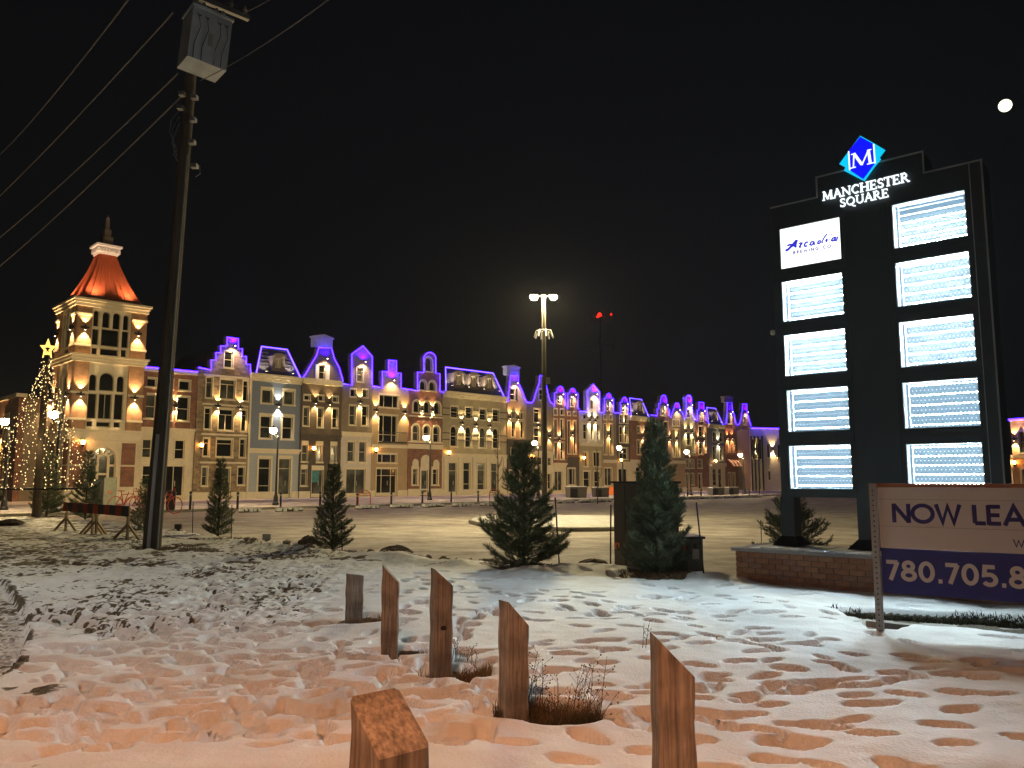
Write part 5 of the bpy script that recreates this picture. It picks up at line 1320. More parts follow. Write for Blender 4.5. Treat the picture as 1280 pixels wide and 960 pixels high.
planter(709, 731.5, 623.8, 607.5, 'dark planter box on the pavement left of its neighbour, right of the pole'); planter(741.5, 759.5, 622.8, 608.5, 'dark planter box beside the orange sheet, left of the tall cabinet')
planter(887, 903.5, 620.2, 609, 'grey planter box before the cream shopfront, left of two'); planter(907.5, 922, 619.8, 608.5, 'grey planter box under the striped awning')
p = gp(763.5, 620, 0); tag(MB().box(-.42, .42, -.04, .04, .02, .92).build('orange_barrier', M['orangeplastic'], loc=p, rz=.3), 'orange plastic barrier sheet behind the tall cabinet', 'barrier')
# grey cabinet with red ring near the tower
p = gp(130, 634, SW); rt = empty('display_cabinet', p, ROW.rot*.55, 'grey green cabinet with a small red ring emblem near the tower', 'cabinet')
h = dp(130, 597, p.y).z-SW
MB().box(-.62, -.05, -.3, .5, 0, h-.1).build('side_box', M['black'], rt)
M['greygreen'] = mat('grey_green_panel', (.20, .21, .16), .7, var=.2)
MB().box(-.047, .55, -.32, .5, 0, h).build('door_panel', M['greygreen'], rt)
MB().tube([(.25+.10*math.cos(t*.7854), -.335, h*.50+.08*math.sin(t*.7854)) for t in range(8)], .018, 4, closed=True).build('ring_emblem', M['red'], rt)

# ------------------------------------------------------------------ cone of string lights round a pole
p = gp(45, 645, .12); lt = empty('light_tree', (p.x, p.y, .0), 0, 'cone of fairy light strings hung from a pole under a yellow star', 'light tree')
zt = dp(61, 447, p.y).z; zring = dp(45, 611, p.y).z; Rr = 2.05
MB().lathe([(.17, 0), (.14, zt*.5), (.10, zt)], 10).build('pole', M['bark'], lt)
MB().tube([(Rr*math.cos(t*.2618), Rr*math.sin(t*.2618), zring) for t in range(24)], .03, 5, closed=True).build('hoop', M['black'], lt)
dx = 0.0
for i in range(18):
    a = i*6.283/18+.1; c_, s_ = math.cos(a), math.sin(a); nb = 40; wb = MB(); bb = MB(); pts = []
    for j in range(nb+1):
        t = j/nb; rad = .06+(Rr-.06)*t; z = zt-.15-(zt-.15-zring)*t - .25*math.sin(math.pi*t)
        jx_ = rng.normal(0, .03); jy_ = rng.normal(0, .03)
        pts.append((rad*c_+jx_, rad*s_+jy_, z))
        if rng.random() < .8: bb.ball((rad*c_+jx_+rng.normal(0, .07), rad*s_+jy_+rng.normal(0, .06), z-.03+rng.normal(0, .04)), rng.uniform(.012, .028), 4)
    sobj = wb.tube(pts, .006, 3, caps=False).build('light_string', M['wire'], lt); bb.build('fairy_bulbs', M['fairy'], sobj)['kind'] = 'stuff'
b = MB(); st = []
for k in range(10):
    a = math.pi/2+k*math.pi/5; r_ = .36 if k % 2 == 0 else .15; st.append((r_*math.cos(a)*.62, zt+.36+r_*math.sin(a)))
s_ = MB().ribbon(st, .085, -.04, .04, True).build('star', M['star'], lt); MB().lathe([(.11, -.22), (.13, .1), (.05, .12)], 8, (0, 0, zt)).build('star_mount', M['black'], lt)
s_.rotation_euler = (0, 0, .3)
pl_ = bpy.data.lights.new('string_glow', 'POINT'); pl_.energy = 60; pl_.color = (1, .72, .36); pl_.shadow_soft_size = .9
plo = bpy.data.objects.new('string_glow', pl_); COL.objects.link(plo); plo.parent = lt; plo.location = (.0, -.3, 3.0)

# ------------------------------------------------------------------ striped barricade
def lerp(a, b, t): return a+(b-a)*t
A_ = gp(80, 668); B_ = gp(159, 680.5)
d_ = (B_-A_); Lb = d_.length; rz = math.atan2(d_.y, d_.x)
bar_ = empty('road_barricade', A_, rz, 'striped orange and black road barricade on timber leg frames', 'barricade')
zb0 = dp(79, 637, A_.y).z; zb1 = dp(79, 626, A_.y).z; zb1b = dp(160, 634.5, B_.y).z; hb = zb1-zb0
zc_ = (zb1+zb1b)/2
nst = 12; w_ = (Lb+.12)/nst; bbk = MB(); bo = MB()
for i in range(nst):
    x = -.06+w_*i; m_ = bbk if i % 2 else bo
    sl = .0 if i > 3 else .10
    (bo if i % 2 == 0 else bbk).prism([(x+.004, zc_-hb), (x+w_, zc_-hb), (x+w_, zc_), (x+.004, zc_)], -.055, -.03)
bo.build('orange_board', M['orangeboard'], bar_)['kind'] = 'stuff'; bbk.build('black_stripe', M['black'], bar_)['kind'] = 'stuff'
MB().box(-.06, Lb+.06, -.028, -.01, zc_-hb, zc_).build('rail', M['woodleg'], bar_)
for i, x in enumerate((.06, Lb*.47, Lb*.53, Lb-.08)):
    hgt = zc_-.03
    MB().box(x-.045, x+.045, -.008, .04, 0, hgt).build('leg', M['woodleg'], bar_)
    for sy in (-1, 1):
        MB().bar((x, .016, hgt*.55), (x+sy*.38, sy*.25, .02), .05, .05).build('brace', M['woodleg'], bar_)
# thin stakes with the young trees
def stake(x0, y0, x1, y1, label, r=.012, m='black'):
    p = gp(x0, y0); q_ = dp(x1, y1, p.y)
    b = MB().tube([(0, 0, -.1), (q_.x-p.x, 0, q_.z)], r, 6)
    tag(b.build('stake', M[m], loc=p), label, 'stake', 'stakes beside young trees')
stake(240.5, 671, 241.5, 627, 'thin dark stake between utility pole and small spruce'); stake(289, 672, 290, 631, 'thin dark stake just right of the first small spruce')
stake(428, 693, 427, 650, 'thin stake right of the second small spruce', .010); stake(700, 715, 694, 622, 'thin stake leaning beside the bushy dark pine', .012)
stake(763, 719, 763.5, 631, 'straight black stake left of the tall cabinet', .013); stake(882, 733, 870.5, 628, 'leaning black stake right of the low cabinet', .012, 'black')
stake(952, 683, 951, 650, 'thin stake left of the pylon sign legs', .010)
# small boxes and rocks on the snow
for x, y, w, l in ((333.5, 683, .16, 'small grey junction box on a short stem between two spruces'), (222.5, 668, .15, 'small dark junction box right of the utility pole')):
    p = gp(x, y); b = MB().box(-w*.3, w*.3, -.03, .03, 0, .16).box(-w/2-.02, w/2+.02, -.05, .05, .16, .30); tag(b.build('junction_box', M['grey' if x > 300 else 'black'], loc=(p.x, p.y, 0)), l, 'junction box')
def rock(x, y, w, h, seed, label):
    p = gp(x, y); r = np.random.default_rng(seed); b = MB(); b.ball((0, 0, 0), 1, 12, 1)
    b.v = [tuple(Vector(v).normalized()*(.75+.35*r.random())) for v in b.v]; b.v = [(v[0]*w, v[1]*w*.7, v[2]*h) for v in b.v]
    tag(b.build('rock', M['rock'], loc=(p.x, p.y, gz(p.x, p.y)+h*.25)), label, 'rock', 'dark rocks showing through snow')
rock(347, 684.5, .24, .10, 1, 'flat dark rock just right of the small grey junction box'); rock(386, 680, .27, .17, 2, 'dark rock left of the second small spruce')
rock(495, 702, .34, .17, 3, 'dark snowy rock above the two slanted timber posts'); rock(524, 703, .22, .09, 4, 'low dark rock right of the larger snowy rock')
rock(742, 706, .30, .09, 5, 'low dark earth mound right of the bushy pine'); rock(396, 752, .06, .045, 6, 'tiny dark clod alone on the open snow'); rock(12, 660, .5, .16, 7, 'dark low mound at the far left below the light cone')

# ------------------------------------------------------------------ utility cabinets
p = gp(768.5, 714); q_ = gp(852, 726); h = dp(768, 601.5, p.y).z
CF = Frame((p.x, p.y), (q_.x, q_.y+.1)); Wc = .98
cb = empty('tall_cabinet', (p.x, p.y, 0), CF.rot, 'tall dark brown steel cabinet behind the narrow green pine', 'cabinet')
M['cab'] = mat('dark_brown_cabinet_paint', (.085, .072, .058), .5, var=.12)
M['cabg'] = mat('dark_green_cabinet_paint', (.060, .068, .055), .5, var=.12)
MB().box(0, Wc, 0, .6, .04, h-.04).build('body', M['cab'], cb)
for i, (a, c_) in enumerate(((.02, .30), (.32, .66), (.68, Wc-.02))):
    MB().box(a, c_, -.02, -.003, .08, h-.08).build('door', M['cab'], cb)
MB().box(-.04, Wc+.04, -.05, .64, h-.038, h).build('top', M['black'], cb)
MB().box(-.02, Wc+.02, -.02, .62, -.05, .038).build('plinth', M['conc'], cb)
MB().tube([(-.04, .3, h*.86), (-.075, .3, h*.78), (-.06, .3, h*.5), (-.075, .3, h*.25), (-.02, .3, .08)], .022, 6).build('side_handle', M['black'], cb)
for s_, z_ in ((.05, h*.30),): 
    MB().box(s_, s_+.030, -.031, -.022, z_-.08, z_+.03).box(s_+.031, s_+.11, -.031, -.022, z_, z_+.03).box(s_+.085, s_+.11, -.033, -.0225, z_-.05, z_-.001).build('orange_tape', M['orangeplastic'], cb)
p = gp(833, 727); q_ = gp(878, 726); h = dp(878, 670, q_.y).z
cb2 = empty('low_cabinet', (p.x, p.y, 0), 0, 'low dark green transformer cabinet right of the narrow green pine', 'cabinet'); Wl = (q_-p).x
MB().box(0, Wl, 0, .7, .02, h-.04).build('body', M['cabg'], cb2); MB().box(-.02, Wl+.03, -.05, .74, h-.038, h).build('lid', M['black'], cb2)
MB().box(.04, Wl-.03, -.018, -.003, .06, h-.08).build('door', M['cabg'], cb2)
MB().box(Wl*.70, Wl*.88, -.030, -.020, h*.50, h*.72).build('warning_label', M['grey'], cb2); MB().box(Wl*.72, Wl*.82, -.028, -.020, h*.74, h*.84).build('lock', M['black'], cb2)
MB().box(Wl*.46, Wl*.53, -.034, -.020, h*.68, h*1.02).box(Wl*.38, Wl*.455, -.034, -.020, h*.92, h*1.03).build('orange_tape', M['orangeplastic'], cb2)
# more cabinet backs
p = gp(806, 722); 
# ------------------------------------------------------------------ utility pole with bank of switchgear
b0 = gp(189, 692); Yp = b0.y
pt = dp(246.5, -2, Yp); dirp = (pt-b0)
up = empty('utility_pole', (b0.x, b0.y, 0), 0, 'tall leaning wooden utility pole carrying a grey switch box and wires', 'utility pole')
def PP(x, y, dy=0): v = dp(x, y, Yp+dy); return (v.x-b0.x, dy, v.z)
def al(z): return dirp.x*z/pt.z
MB().tube([(al(-.2), 0, -.2), (al(4), 0, 4), (al(8), 0, 8), (al(pt.z+.8), 0, pt.z+.8)], [.195, .16, .135, .115], 14).build('shaft', M['polewood'] if 'polewood' in M else M.setdefault('polewood', mat('creosoted_pole', (.075, .058, .042), .85, var=.35, scale=5, stretch=(6, 6, .4), bump=.4)), up)
MB().tube([(al(.0)+.17, -.10, 0), (al(4)+.14, -.10, 4), (al(9)+.105, -.09, dp(237, 195, Yp).z)], .020, 6).build('conduit', M['gal'], up)
MB().box(-.035, .035, -.02, .02, 0, 2.6).build('cable_guard', M['gal'], up, loc=(.02, -.205, 0)).rotation_euler = (0, math.atan(dirp.x/pt.z), 0)
b = MB()
for k in range(4): b.box(.075, .10, -.205, -.198, 1.9+k*.075, 1.93+k*.075)
o = b.build('number_tags', M['gal'], up)
zA = PP(262, 104)[2]; zB = PP(262, 34)[2]
M['boxgrey'] = mat('grey_switch_box', (.52, .54, .57), .6, var=.15, scale=3)
M['boxside'] = mat('rusty_box_side', (.10, .07, .05), .8, var=.3)
bx0 = PP(240, 60)[0]; bx1 = PP(291, 60)[0]
xc_ = (bx0+bx1)/2
sb = MB().box(-.44, .44, -.36, .36, -.62, .62).build('switch_box', M['boxgrey'], up, loc=(xc_, -.45, (zA+zB)/2)); sb.rotation_euler = (0, math.radians(4), .70)
MB().box(-.47, .47, -.39, .39, .622, .68).build('box_lid', M['boxgrey'], sb)
MB().box(-.05, .05, -.372, -.362, -.2, .1).build('label_plate', M['conc'], sb)
for i, x in enumerate((-.30, -.12, .16, .32)):
    MB().lathe([(.05, .68), (.035, .74), (.055, .80), (.035, .86), (.055, .92), (.03, 1.0)], 8, (x, 0, 0)).build('bushing', M['conc'], sb)
    MB().tube([(x, -.39, .42), (x+.03, -.46, .1), (x-.05, -.42, -.3), (x-.03, -.38, -.62)], .008, 4).build('drop_wire', M['wire'], sb)
    MB().tube([(x-.04, -.38, .45), (x-.03, -.42, .40), (x+.02, -.42, .40), (x+.03, -.38, .45)], .012, 4).build('hook', M['black'], sb)
z_x = PP(283, 22)[2]
MB().box(-.95, .95, -.06, .06, -.06, .06).build('crossarm', M['gal'], up, loc=(PP(258, 8)[0]+.15, -.15, PP(258, 8)[2]), rz=.75)
xa_ = bpy.data.objects['crossarm']
for x in (-.85, -.45, .5, .85):
    MB().lathe([(.03, .06), (.05, .10), (.03, .14), (.055, .18), (.03, .22), (.03, .26)], 8, (x, 0, 0)).build('insulator', M['conc'], xa_)
for k, (x, y) in enumerate(((228, 118), (226, 135), (243, 122), (241, 150), (240, 178), (243, 208))):
    v = PP(x, y, -.17); MB().box(v[0]-.07, v[0]+.07, -.24, -.1, v[2]-.04, v[2]+.05).build('bracket', M['gal'], up)
for k in range(3):
    v0 = PP(224, 138+k*8, -.2); v1 = PP(212+k*3, 165+k*14, -.3); v2 = PP(222, 190+k*6, -.25)
    MB().tube([v0, ((v0[0]+v1[0])/2-.05, -.3, (v0[2]+v1[2])/2), v1, v2], .010, 4).build('loose_cable', M['gal'], up)
v = PP(243, 208, -.2); MB().tube([(v[0], -.2, v[2]), (v[0]+.12, -.2, v[2]+.02), (v[0]+.14, -.2, v[2]-.18), (v[0]+.04, -.2, v[2]-.25)], .010, 4).build('cable_loop', M['gal'], up)
# overhead wires
def wire(a, b, sag, label, r=.018):
    pts = []
    for i in range(25):
        t = i/24; v = a.lerp(b, t); v.z -= sag*4*t*(1-t); pts.append(v)
    tag(MB().tube(pts, r, 4, caps=False).build('overhead_wire', M['wirepale'], None), label, 'wire', 'overhead wires')
M['wirepale'] = mat('weathered_cable', (.16, .15, .13), .7)  # overhead cable, paler than the rubber wire
for (x0, y0, x1, y1, l) in ((160, 0, 0, 170, 'highest overhead wire at the upper left, clear of the pole'), (216, 16, -40, 258, 'overhead wire leaving the crossarm to the left'),
                            (222, 92, -40, 304, 'overhead wire leaving the box bottom to the left'), (225, 122, -40, 340, 'overhead wire lowest on the pole, running left'), ):
    a = dp(x0, y0, Yp-.2); b_ = dp(x1, y1, 40); wire(a, a+(b_-a)*2.2, 1.1, l)
a = dp(250, 101, Yp-.9); wire(a, dp(560, -120, 9), .2, 'overhead wire crossing before the switch box toward the upper right', .012)
wire(dp(303, 17, Yp-.4), dp(420, -60, 12), .1, 'short overhead wire leaving the crossarm toward the upper right', .012)

# ------------------------------------------------------------------ distant mast
mY = 260; mp_ = dp(753, 600, mY); mt = empty('radio_mast', (mp_.x, mY, 0), 0, 'distant dark radio mast with glowing red beacons', 'mast')
zt_ = dp(753, 396, mY).z; MB().lathe([(.7, 0), (.45, zt_*.6), (.3, zt_)], 8).build('pole', M['black'], mt)
M['mastgrey'] = mat('grey_antenna', (.12, .12, .12), .7)
for (x, y0, y1, w) in ((742, 392, 406, .35), (758, 388, 402, .6), (765, 390, 404, .5), (743.5, 428, 438, .35), (749, 424, 438, .5), (766, 426, 438, .35)):
    a = dp(x, y0, mY-1.5); c_ = dp(x, y1, mY-1.5); MB().box(a.x-mp_.x-w, a.x-mp_.x+w, -1.9, -1.3, c_.z, a.z).build('antenna', M['mastgrey'], mt)
for z in (397, 431):
    zz_ = dp(753, z, mY).z; MB().box(-3.4, 3.4, -1.25, -1.0, zz_-.15, zz_+.15).build('antenna_frame', M['mastgrey'], mt)
for x, y, r_ in ((749.5, 393.5, .75), (746.8, 396, .4), (764, 393, .35)):
    v = dp(x, y, mY-2.2); MB().ball((v.x-mp_.x, -2.2, v.z), r_, 8).build('beacon', M['redlight'], mt)
# the moon
v = dp(1256.5, 132, 900); tag(MB().ball((0, 0, 0), 7.2, 24).build('moon', M['moon'], loc=v, smooth=True), 'bright pale yellow full moon at the upper right', 'moon')

# ------------------------------------------------------------------ sodium street lamp and an added white fill lamp, both out of view
def road_lamp(x, y, h, rz, lens, label):
    r_ = empty('road_lamp', (x, y, 0), rz, label, 'street lamp')
    MB().lathe([(.12, 0), (.10, h*.5), (.07, h-.4)], 10).build('post', M['gal'], r_)
    MB().tube([(0, 0, h-.45), (0, .5, h-.1), (0, 1.2, h)], .04, 6).build('arm', M['gal'], r_)
    MB().box(-.2, .2, 1.2, 1.9, h-.08, h+.08).build('lamp_head', M['gal'], r_)
    MB().box(-.12, .12, 1.33, 1.77, h-.10, h-.085).build('lens', lens, r_)
    b = MB()
    for q_ in ((-.20, -.17, 1.2, 1.9), (.17, .20, 1.2, 1.9), (-.17, .17, 1.2, 1.23), (-.17, .17, 1.87, 1.9)): b.box(*q_, h-.27, h-.082)
    b.build('cutoff_shroud', M['gal'], r_)  # unseen skirt added to cut the beam off before the pylon sign
road_lamp(-1.2, -2.9, 6.6, 0, M['sodium'], 'orange sodium street lamp standing behind the viewer')
road_lamp(-13.5, 6.2, 8.2, -1.2, M['filllamp'], 'white street lamp standing beyond the left edge of the view')  # unseen fill lamp, added to brighten the snow on the left
# ------------------------------------------------------------------ drawn lettering
def A3(cx, cy, rx, ry, a0, a1, n=9): return [(cx+rx*math.cos(math.radians(a0+(a1-a0)*i/n)), cy+ry*math.sin(math.radians(a0+(a1-a0)*i/n))) for i in range(n+1)]
def sans(ch):
    """(advance, strokes) on a unit cap height; strokes are centre lines"""
    t = .09
    G = {
     'N': (.86, [[(t, 0), (t, 1)], [(t, .97), (.76, .03)], [(.76, 0), (.76, 1)]]),
     'O': (1.08, [A3(.53, .5, .45, .43, 0, 360, 24)]),
     'W': (1.18, [[(.06, 1), (.32, .06), (.56, .9), (.80, .06), (1.08, 1)]]),
     'L': (.58, [[(t, 1), (t, .08)], [(t, .08), (.54, .08)]]),
     'E': (.66, [[(t, 0), (t, 1)], [(t, .92), (.58, .92)], [(t, .5), (.54, .5)], [(t, .08), (.58, .08)]]),
     'A': (.96, [[(.07, 0), (.46, .94), (.86, 0)], [(.22, .30), (.70, .30)]]),
     'S': (.66, [A3(.32, .71, .21, .21, 40, 250, 9)+A3(.32, .29, .23, .21, 90, -140, 10)]),
     'I': (.28, [[(.13, 0), (.13, 1)]]),
     'G': (1.02, [A3(.5, .5, .42, .42, 45, 330, 18)+[(.90, .46)], [(.55, .46), (.93, .46)]]),
     'C': (.92, [A3(.5, .5, .42, .42, 48, 312, 16)]),
     'B': (.68, [[(t, 0), (t, 1)], [(t, .92), (.35, .92)]+A3(.35, .72, .19, .20, 90, -90, 7)+[(t, .52)], [(.35, .52)]+A3(.37, .30, .22, .22, 90, -90, 7)+[(t, .08)]]),
     'R': (.68, [[(t, 0), (t, 1)], [(t, .92), (.35, .92)]+A3(.35, .70, .20, .22, 90, -90, 7)+[(t, .48)], [(.33, .48), (.60, 0)]]),
     '7': (.62, [[(.04, .90), (.54, .90)], [(.53, .92), (.20, 0)]]),
     '8': (.70, [A3(.34, .73, .19, .19, 0, 360, 14), A3(.34, .28, .25, .21, 0, 360, 16)]),
     '0': (.74, [A3(.36, .5, .25, .42, 0, 360, 20)]),
     '5': (.70, [[(.56, .91), (.18, .91), (.14, .52)]+A3(.33, .31, .24, .24, 100, -150, 12)]),
     '.': (.30, [[(.06, .085), (.22, .085)]]),
     ' ': (.42, [])}
    return G[ch]
def serif(ch):
    T, t = .17, .075
    f = lambda x, y, w=.17: ([(x-w, y), (x+w, y)], .06)
    G = {
     'M': (1.12, [([(.14, 0), (.20, .97)], t), ([(.20, 1), (.55, .10)], T), ([(.55, .06), (.90, .97)], t), ([(.90, 1), (.96, 0)], T), f(.13, .03, .13), f(.96, .03, .16), f(.16, .97, .10), f(.94, .97, .10)]),
     'A': (.90, [([(.12, 0), (.44, .97)], t), ([(.42, 1), (.80, 0)], T), ([(.24, .36), (.62, .36)], t), f(.12, .03, .12), f(.79, .03, .14)]),
     'N': (.96, [([(.16, 0), (.16, 1)], t), ([(.14, .97), (.80, .03)], T), ([(.80, 0), (.80, 1)], t), f(.16, .03, .12), f(.10, .97, .10), f(.80, .97, .12)]),
     'C': (.86, [(A3(.48, .5, .36, .44, 50, 310, 14), .13), ([(.73, .70), (.73, .93)], .05)]),
     'H': (.96, [([(.18, 0), (.18, 1)], T), ([(.78, 0), (.78, 1)], T), ([(.18, .5), (.78, .5)], t), f(.18, .03), f(.78, .03), f(.18, .97), f(.78, .97)]),
     'E': (.76, [([(.18, 0), (.18, 1)], T), ([(.05, .965), (.62, .965)], t), ([(.18, .5), (.52, .5)], t), ([(.05, .035), (.66, .035)], t), ([(.62, .78), (.62, 1)], .06), ([(.67, 0), (.67, .24)], .06), ([(.52, .40), (.52, .60)], .05)]),
     'S': (.66, [(A3(.33, .73, .20, .22, 30, 240, 9)+A3(.33, .27, .22, .22, 75, -150, 10), .13), ([(.52, .74), (.52, .96)], .05), ([(.10, .04), (.10, .28)], .05)]),
     'T': (.78, [([(.39, 0), (.39, 1)], T), ([(.03, .965), (.75, .965)], t), ([(.04, .76), (.04, 1)], .06), ([(.74, .76), (.74, 1)], .06), f(.39, .03)]),
     'R': (.86, [([(.18, 0), (.18, 1)], T), ([(.05, .965), (.38, .965)]+A3(.38, .74, .21, .225, 90, -90, 8)+[(.18, .51)], .10), ([(.36, .52), (.74, 0)], T), f(.18, .03), f(.76, .03, .12)]),
     'Q': (1.02, [(A3(.5, .5, .38, .44, 0, 360, 20), .13), ([(.50, .16), (.72, -.12), (.98, -.20)], .11)]),
     'U': (.92, [([(.18, 1), (.18, .34)]+A3(.47, .33, .29, .29, 180, 360, 10)+[(.76, 1)], .12), f(.18, .97), f(.76, .97, .12)]),
     ' ': (.3, [])}
    return G[ch]
def letter_text(name, parent, text, font, s0, s1, z0, h, m, y=-.03, dep=.02, w=.16, track=0.0, z1=None):
    """each character is a part; fitted between s0 and s1"""
    gl_ = [font(c) for c in text]; tot = sum(g[0]+track for g in gl_)-track
    kx = (s1-s0)/tot; x = s0; zz1 = z0 if z1 is None else z1
    for i, (ad, st) in enumerate(gl_):
        if st:
            b = MB(); zb = z0+(zz1-z0)*(x-s0)/(s1-s0)
            for j, q in enumerate(st):
                pts, ww = (q if isinstance(q, tuple) else (q, w))
                closed = len(pts) > 12 and abs(pts[0][0]-pts[-1][0])+abs(pts[0][1]-pts[-1][1]) < .01
                P = [(x+a*kx, zb+c*h) for a, c in (pts[:-1] if closed else pts)]
                b.ribbon(P, ww*h, y-dep-.0004*j, y, closed)
            b.build(name, m, parent)
        x += (ad+track)*kx

# ------------------------------------------------------------------ pylon sign
P1 = dp(982, 620, 12.0); P2 = dp(1225, 620, 10.33)
PY_ = Frame((P1.x, P1.y), (P2.x, P2.y))
f = PY_.pl
sx = lambda x, y=450: f(x, y)[0]
pyl = empty('pylon_sign', PY_.at(0), PY_.rot, 'tall charcoal shopping centre pylon sign with nine empty lit panels', 'pylon sign')
def quad(tl, tr, bl, br):
    a, b_, c_, d_ = f(*tl), f(*tr), f(*bl), f(*br)
    return [(a[0]+c_[0])/2, (c_[1]+d_[1])/2, (b_[0]+d_[0])/2, (a[1]+b_[1])/2]
Q = [quad((974.3, 286), (1051, 271), (975.8, 336.5), (1052.5, 323)), quad((977.2, 352), (1053, 340.5), (979.8, 402.6), (1054.7, 393.3)), quad((979.8, 419.3), (1056, 410), (981.7, 470.8), (1057.7, 464.5)),
     quad((982, 487.6), (1059.5, 482), (984, 540.7), (1061, 537.5)), quad((984.6, 557.2), (1063, 554.8), (986.5, 611.6), (1064.8, 611.6)),
     quad((1115.3, 256), (1206.4, 236.4), (1117.4, 310.8), (1210.4, 294.9)), quad((1118.8, 328.6), (1211.7, 313.2), (1121.4, 383.8), (1215.5, 372.4)), quad((1122.2, 402.6), (1216.8, 392), (1125.4, 459.7), (1220.5, 451.7)),
     quad((1127.3, 477.8), (1222, 471.6), (1130.2, 536), (1225.8, 533.3)), quad((1131.3, 554.5), (1227.7, 552.7), (1134.4, 609.5), (1230, 610))]
for k in (range(0, 5), range(5, 10)):            # the panels of one column share their sides
    a = sum(Q[i][0] for i in k)/5; c_ = sum(Q[i][2] for i in k)/5
    for i in k: Q[i][0] = a; Q[i][2] = c_
print('panels', [[round(v, 2) for v in q] for q in Q])
sL = Q[0][0]-.13; s_c0 = Q[0][2]; s_c1 = Q[5][0]; sR = sx(1241, 400)
zbL = f(1025, 622)[1]; zT0 = f(968, 261)[1]; zT1 = f(1020, 222)[1]; zT2 = f(1194, 205)[1]; zT0 = (zT0+zT2)/2
sT0 = sx(1021, 235); sT1 = sx(1154, 200)
dpt = .46
out = [(sL, zbL), (sR, zbL), (sR, zT0), (sT1, zT0), (sT1, zT1), (sT0, zT1), (sT0, zT0), (sL, zT0)]
MB().prism(out, 0, dpt, [[(q[0], q[1]), (q[2], q[1]), (q[2], q[3]), (q[0], q[3])] for q in Q], back=False).build('housing', M['charcoal'], pyl)
MB().prism([(a+.004 if i in (0, 7) else a, c_) for i, (a, c_) in enumerate(out)], dpt, dpt+.02).build('rear_cladding', M['charcoal'], pyl)
# lighter edge trims, as on the photo
b = MB(); b.ribbon([out[7], out[6], out[5], out[4], out[3], out[2], out[1]], .022, -.012, -.001); b.build('edge_trim', M['grey'], pyl)
for i, a in enumerate((s_c0+.06, s_c1-.06, Q[5][2]+.07)):
    MB().box(a-.006, a+.006, -.010, -.001, zbL+.02, zT0-.02).build('joint_cover', M['grey' if i == 2 else 'charcoal'], pyl)
for i in range(1, 5):
    for (a, c_, qa, qb) in ((sL, s_c0+.05, Q[i-1], Q[i]), (s_c1-.05, sR, Q[i+4], Q[i+5])):
        z = (qa[1]+qb[3])/2; MB().box(a, c_, -.008, -.001, z-.008, z+.008).build('joint_cover', M['charcoal'], pyl)
M['ledback'] = emat('glow_painted_backing', (.24, .42, .60), .80); M['led'] = emat('led_bead', (.74, .94, 1.0), 1700); M['ledlow'] = emat('lower_led_bead', (.74, .94, 1.0), 420); M['face'] = emat('lit_sign_face', (.97, 1.0, .96), 1.7)
M['ledspill'] = emat('led_spill_glow', (.70, .90, 1), 1.3)  # self-lit stand-in for LED light on the reveal and its reflections
M['reveal'] = mat('white_inner_cabinet', (.80, .82, .84), .5, var=.03)
bead = None
for i, q in enumerate(Q):
    a, z0, c_, z1 = q
    if i == 0:
        fc = MB().box(a+.004, c_-.004, .02, .05, z0+.004, z1-.004).build('lit_face', M['face'], pyl); face = fc; continue
    cabn = empty('light_cabinet', (0, 0, 0), 0, parent=pyl)
    b = MB(); e = .004; dd = .15
    b.box(a+e, a+.012, .01, dd, z0+e, z1-e).box(c_-.012, c_-e, .01, dd, z0+e, z1-e).box(a+.012, c_-.012, .01, dd, z0+e, z0+.012).box(a+.012, c_-.012, .01, dd, z1-.012, z1-e)
    MB().box(a+.013, a+.036, .03, .05, z0+.013, z1-.013).build('reveal_glow', M['ledspill'], cabn)  # emissive strip in place of bead light falling on the white reveal
    b.box(a+.05, a+.058, .10, .14, z0+.012, z1-.012)
    b.build('inner_reveal', M['reveal'], cabn)
    MB().box(a+e, c_-e, dd+.002, dd+.012, z0+e, z1-e).build('backing', M['ledback'], cabn)  # glow set into the backing for LED light bouncing inside the cabinet
    rows = 5; ztop = z1-.045 if i != 5 else z1-.26
    nr = rows if i != 5 else 4
    for r_ in range(nr):
        z = ztop-(ztop-z0-.055)*r_/(nr-1)
        bar_ = MB().box(a+.05, c_-.02, dd-.020, dd-.012, z-.007, z+.007).build('led_strip', M['reveal'], cabn)
        b = MB(); n = 17
        for j in range(n):
            x = a+.075+(c_-a-.12)*j/(n-1); b.box(x-.0065, x+.0065, dd-.026, dd-.0205, z-.005, z+.005)
        b.mi = 1  # second set: glowing dots painted in as reflections of the beads
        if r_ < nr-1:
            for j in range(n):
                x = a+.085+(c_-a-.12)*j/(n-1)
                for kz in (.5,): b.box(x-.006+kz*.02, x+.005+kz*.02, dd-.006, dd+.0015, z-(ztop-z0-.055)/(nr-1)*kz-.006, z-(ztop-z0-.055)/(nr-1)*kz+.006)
        b.build('led_beads_and_glints', [M['led' if i in (1, 2, 5, 6, 7) else 'ledlow'], M['ledspill']], bar_)['kind'] = 'stuff'
    if i == 5:
        MB().tube([(a+.05, .06, z1-.085), (c_-.02, .06, z1-.085)], .010, 5).build('support_rod', M['reveal'], cabn)
        MB().tube([(a+.06, .09, z1-.16), (c_-.02, .09, z1-.16)], .014, 5).build('support_rod', M['reveal'], cabn)
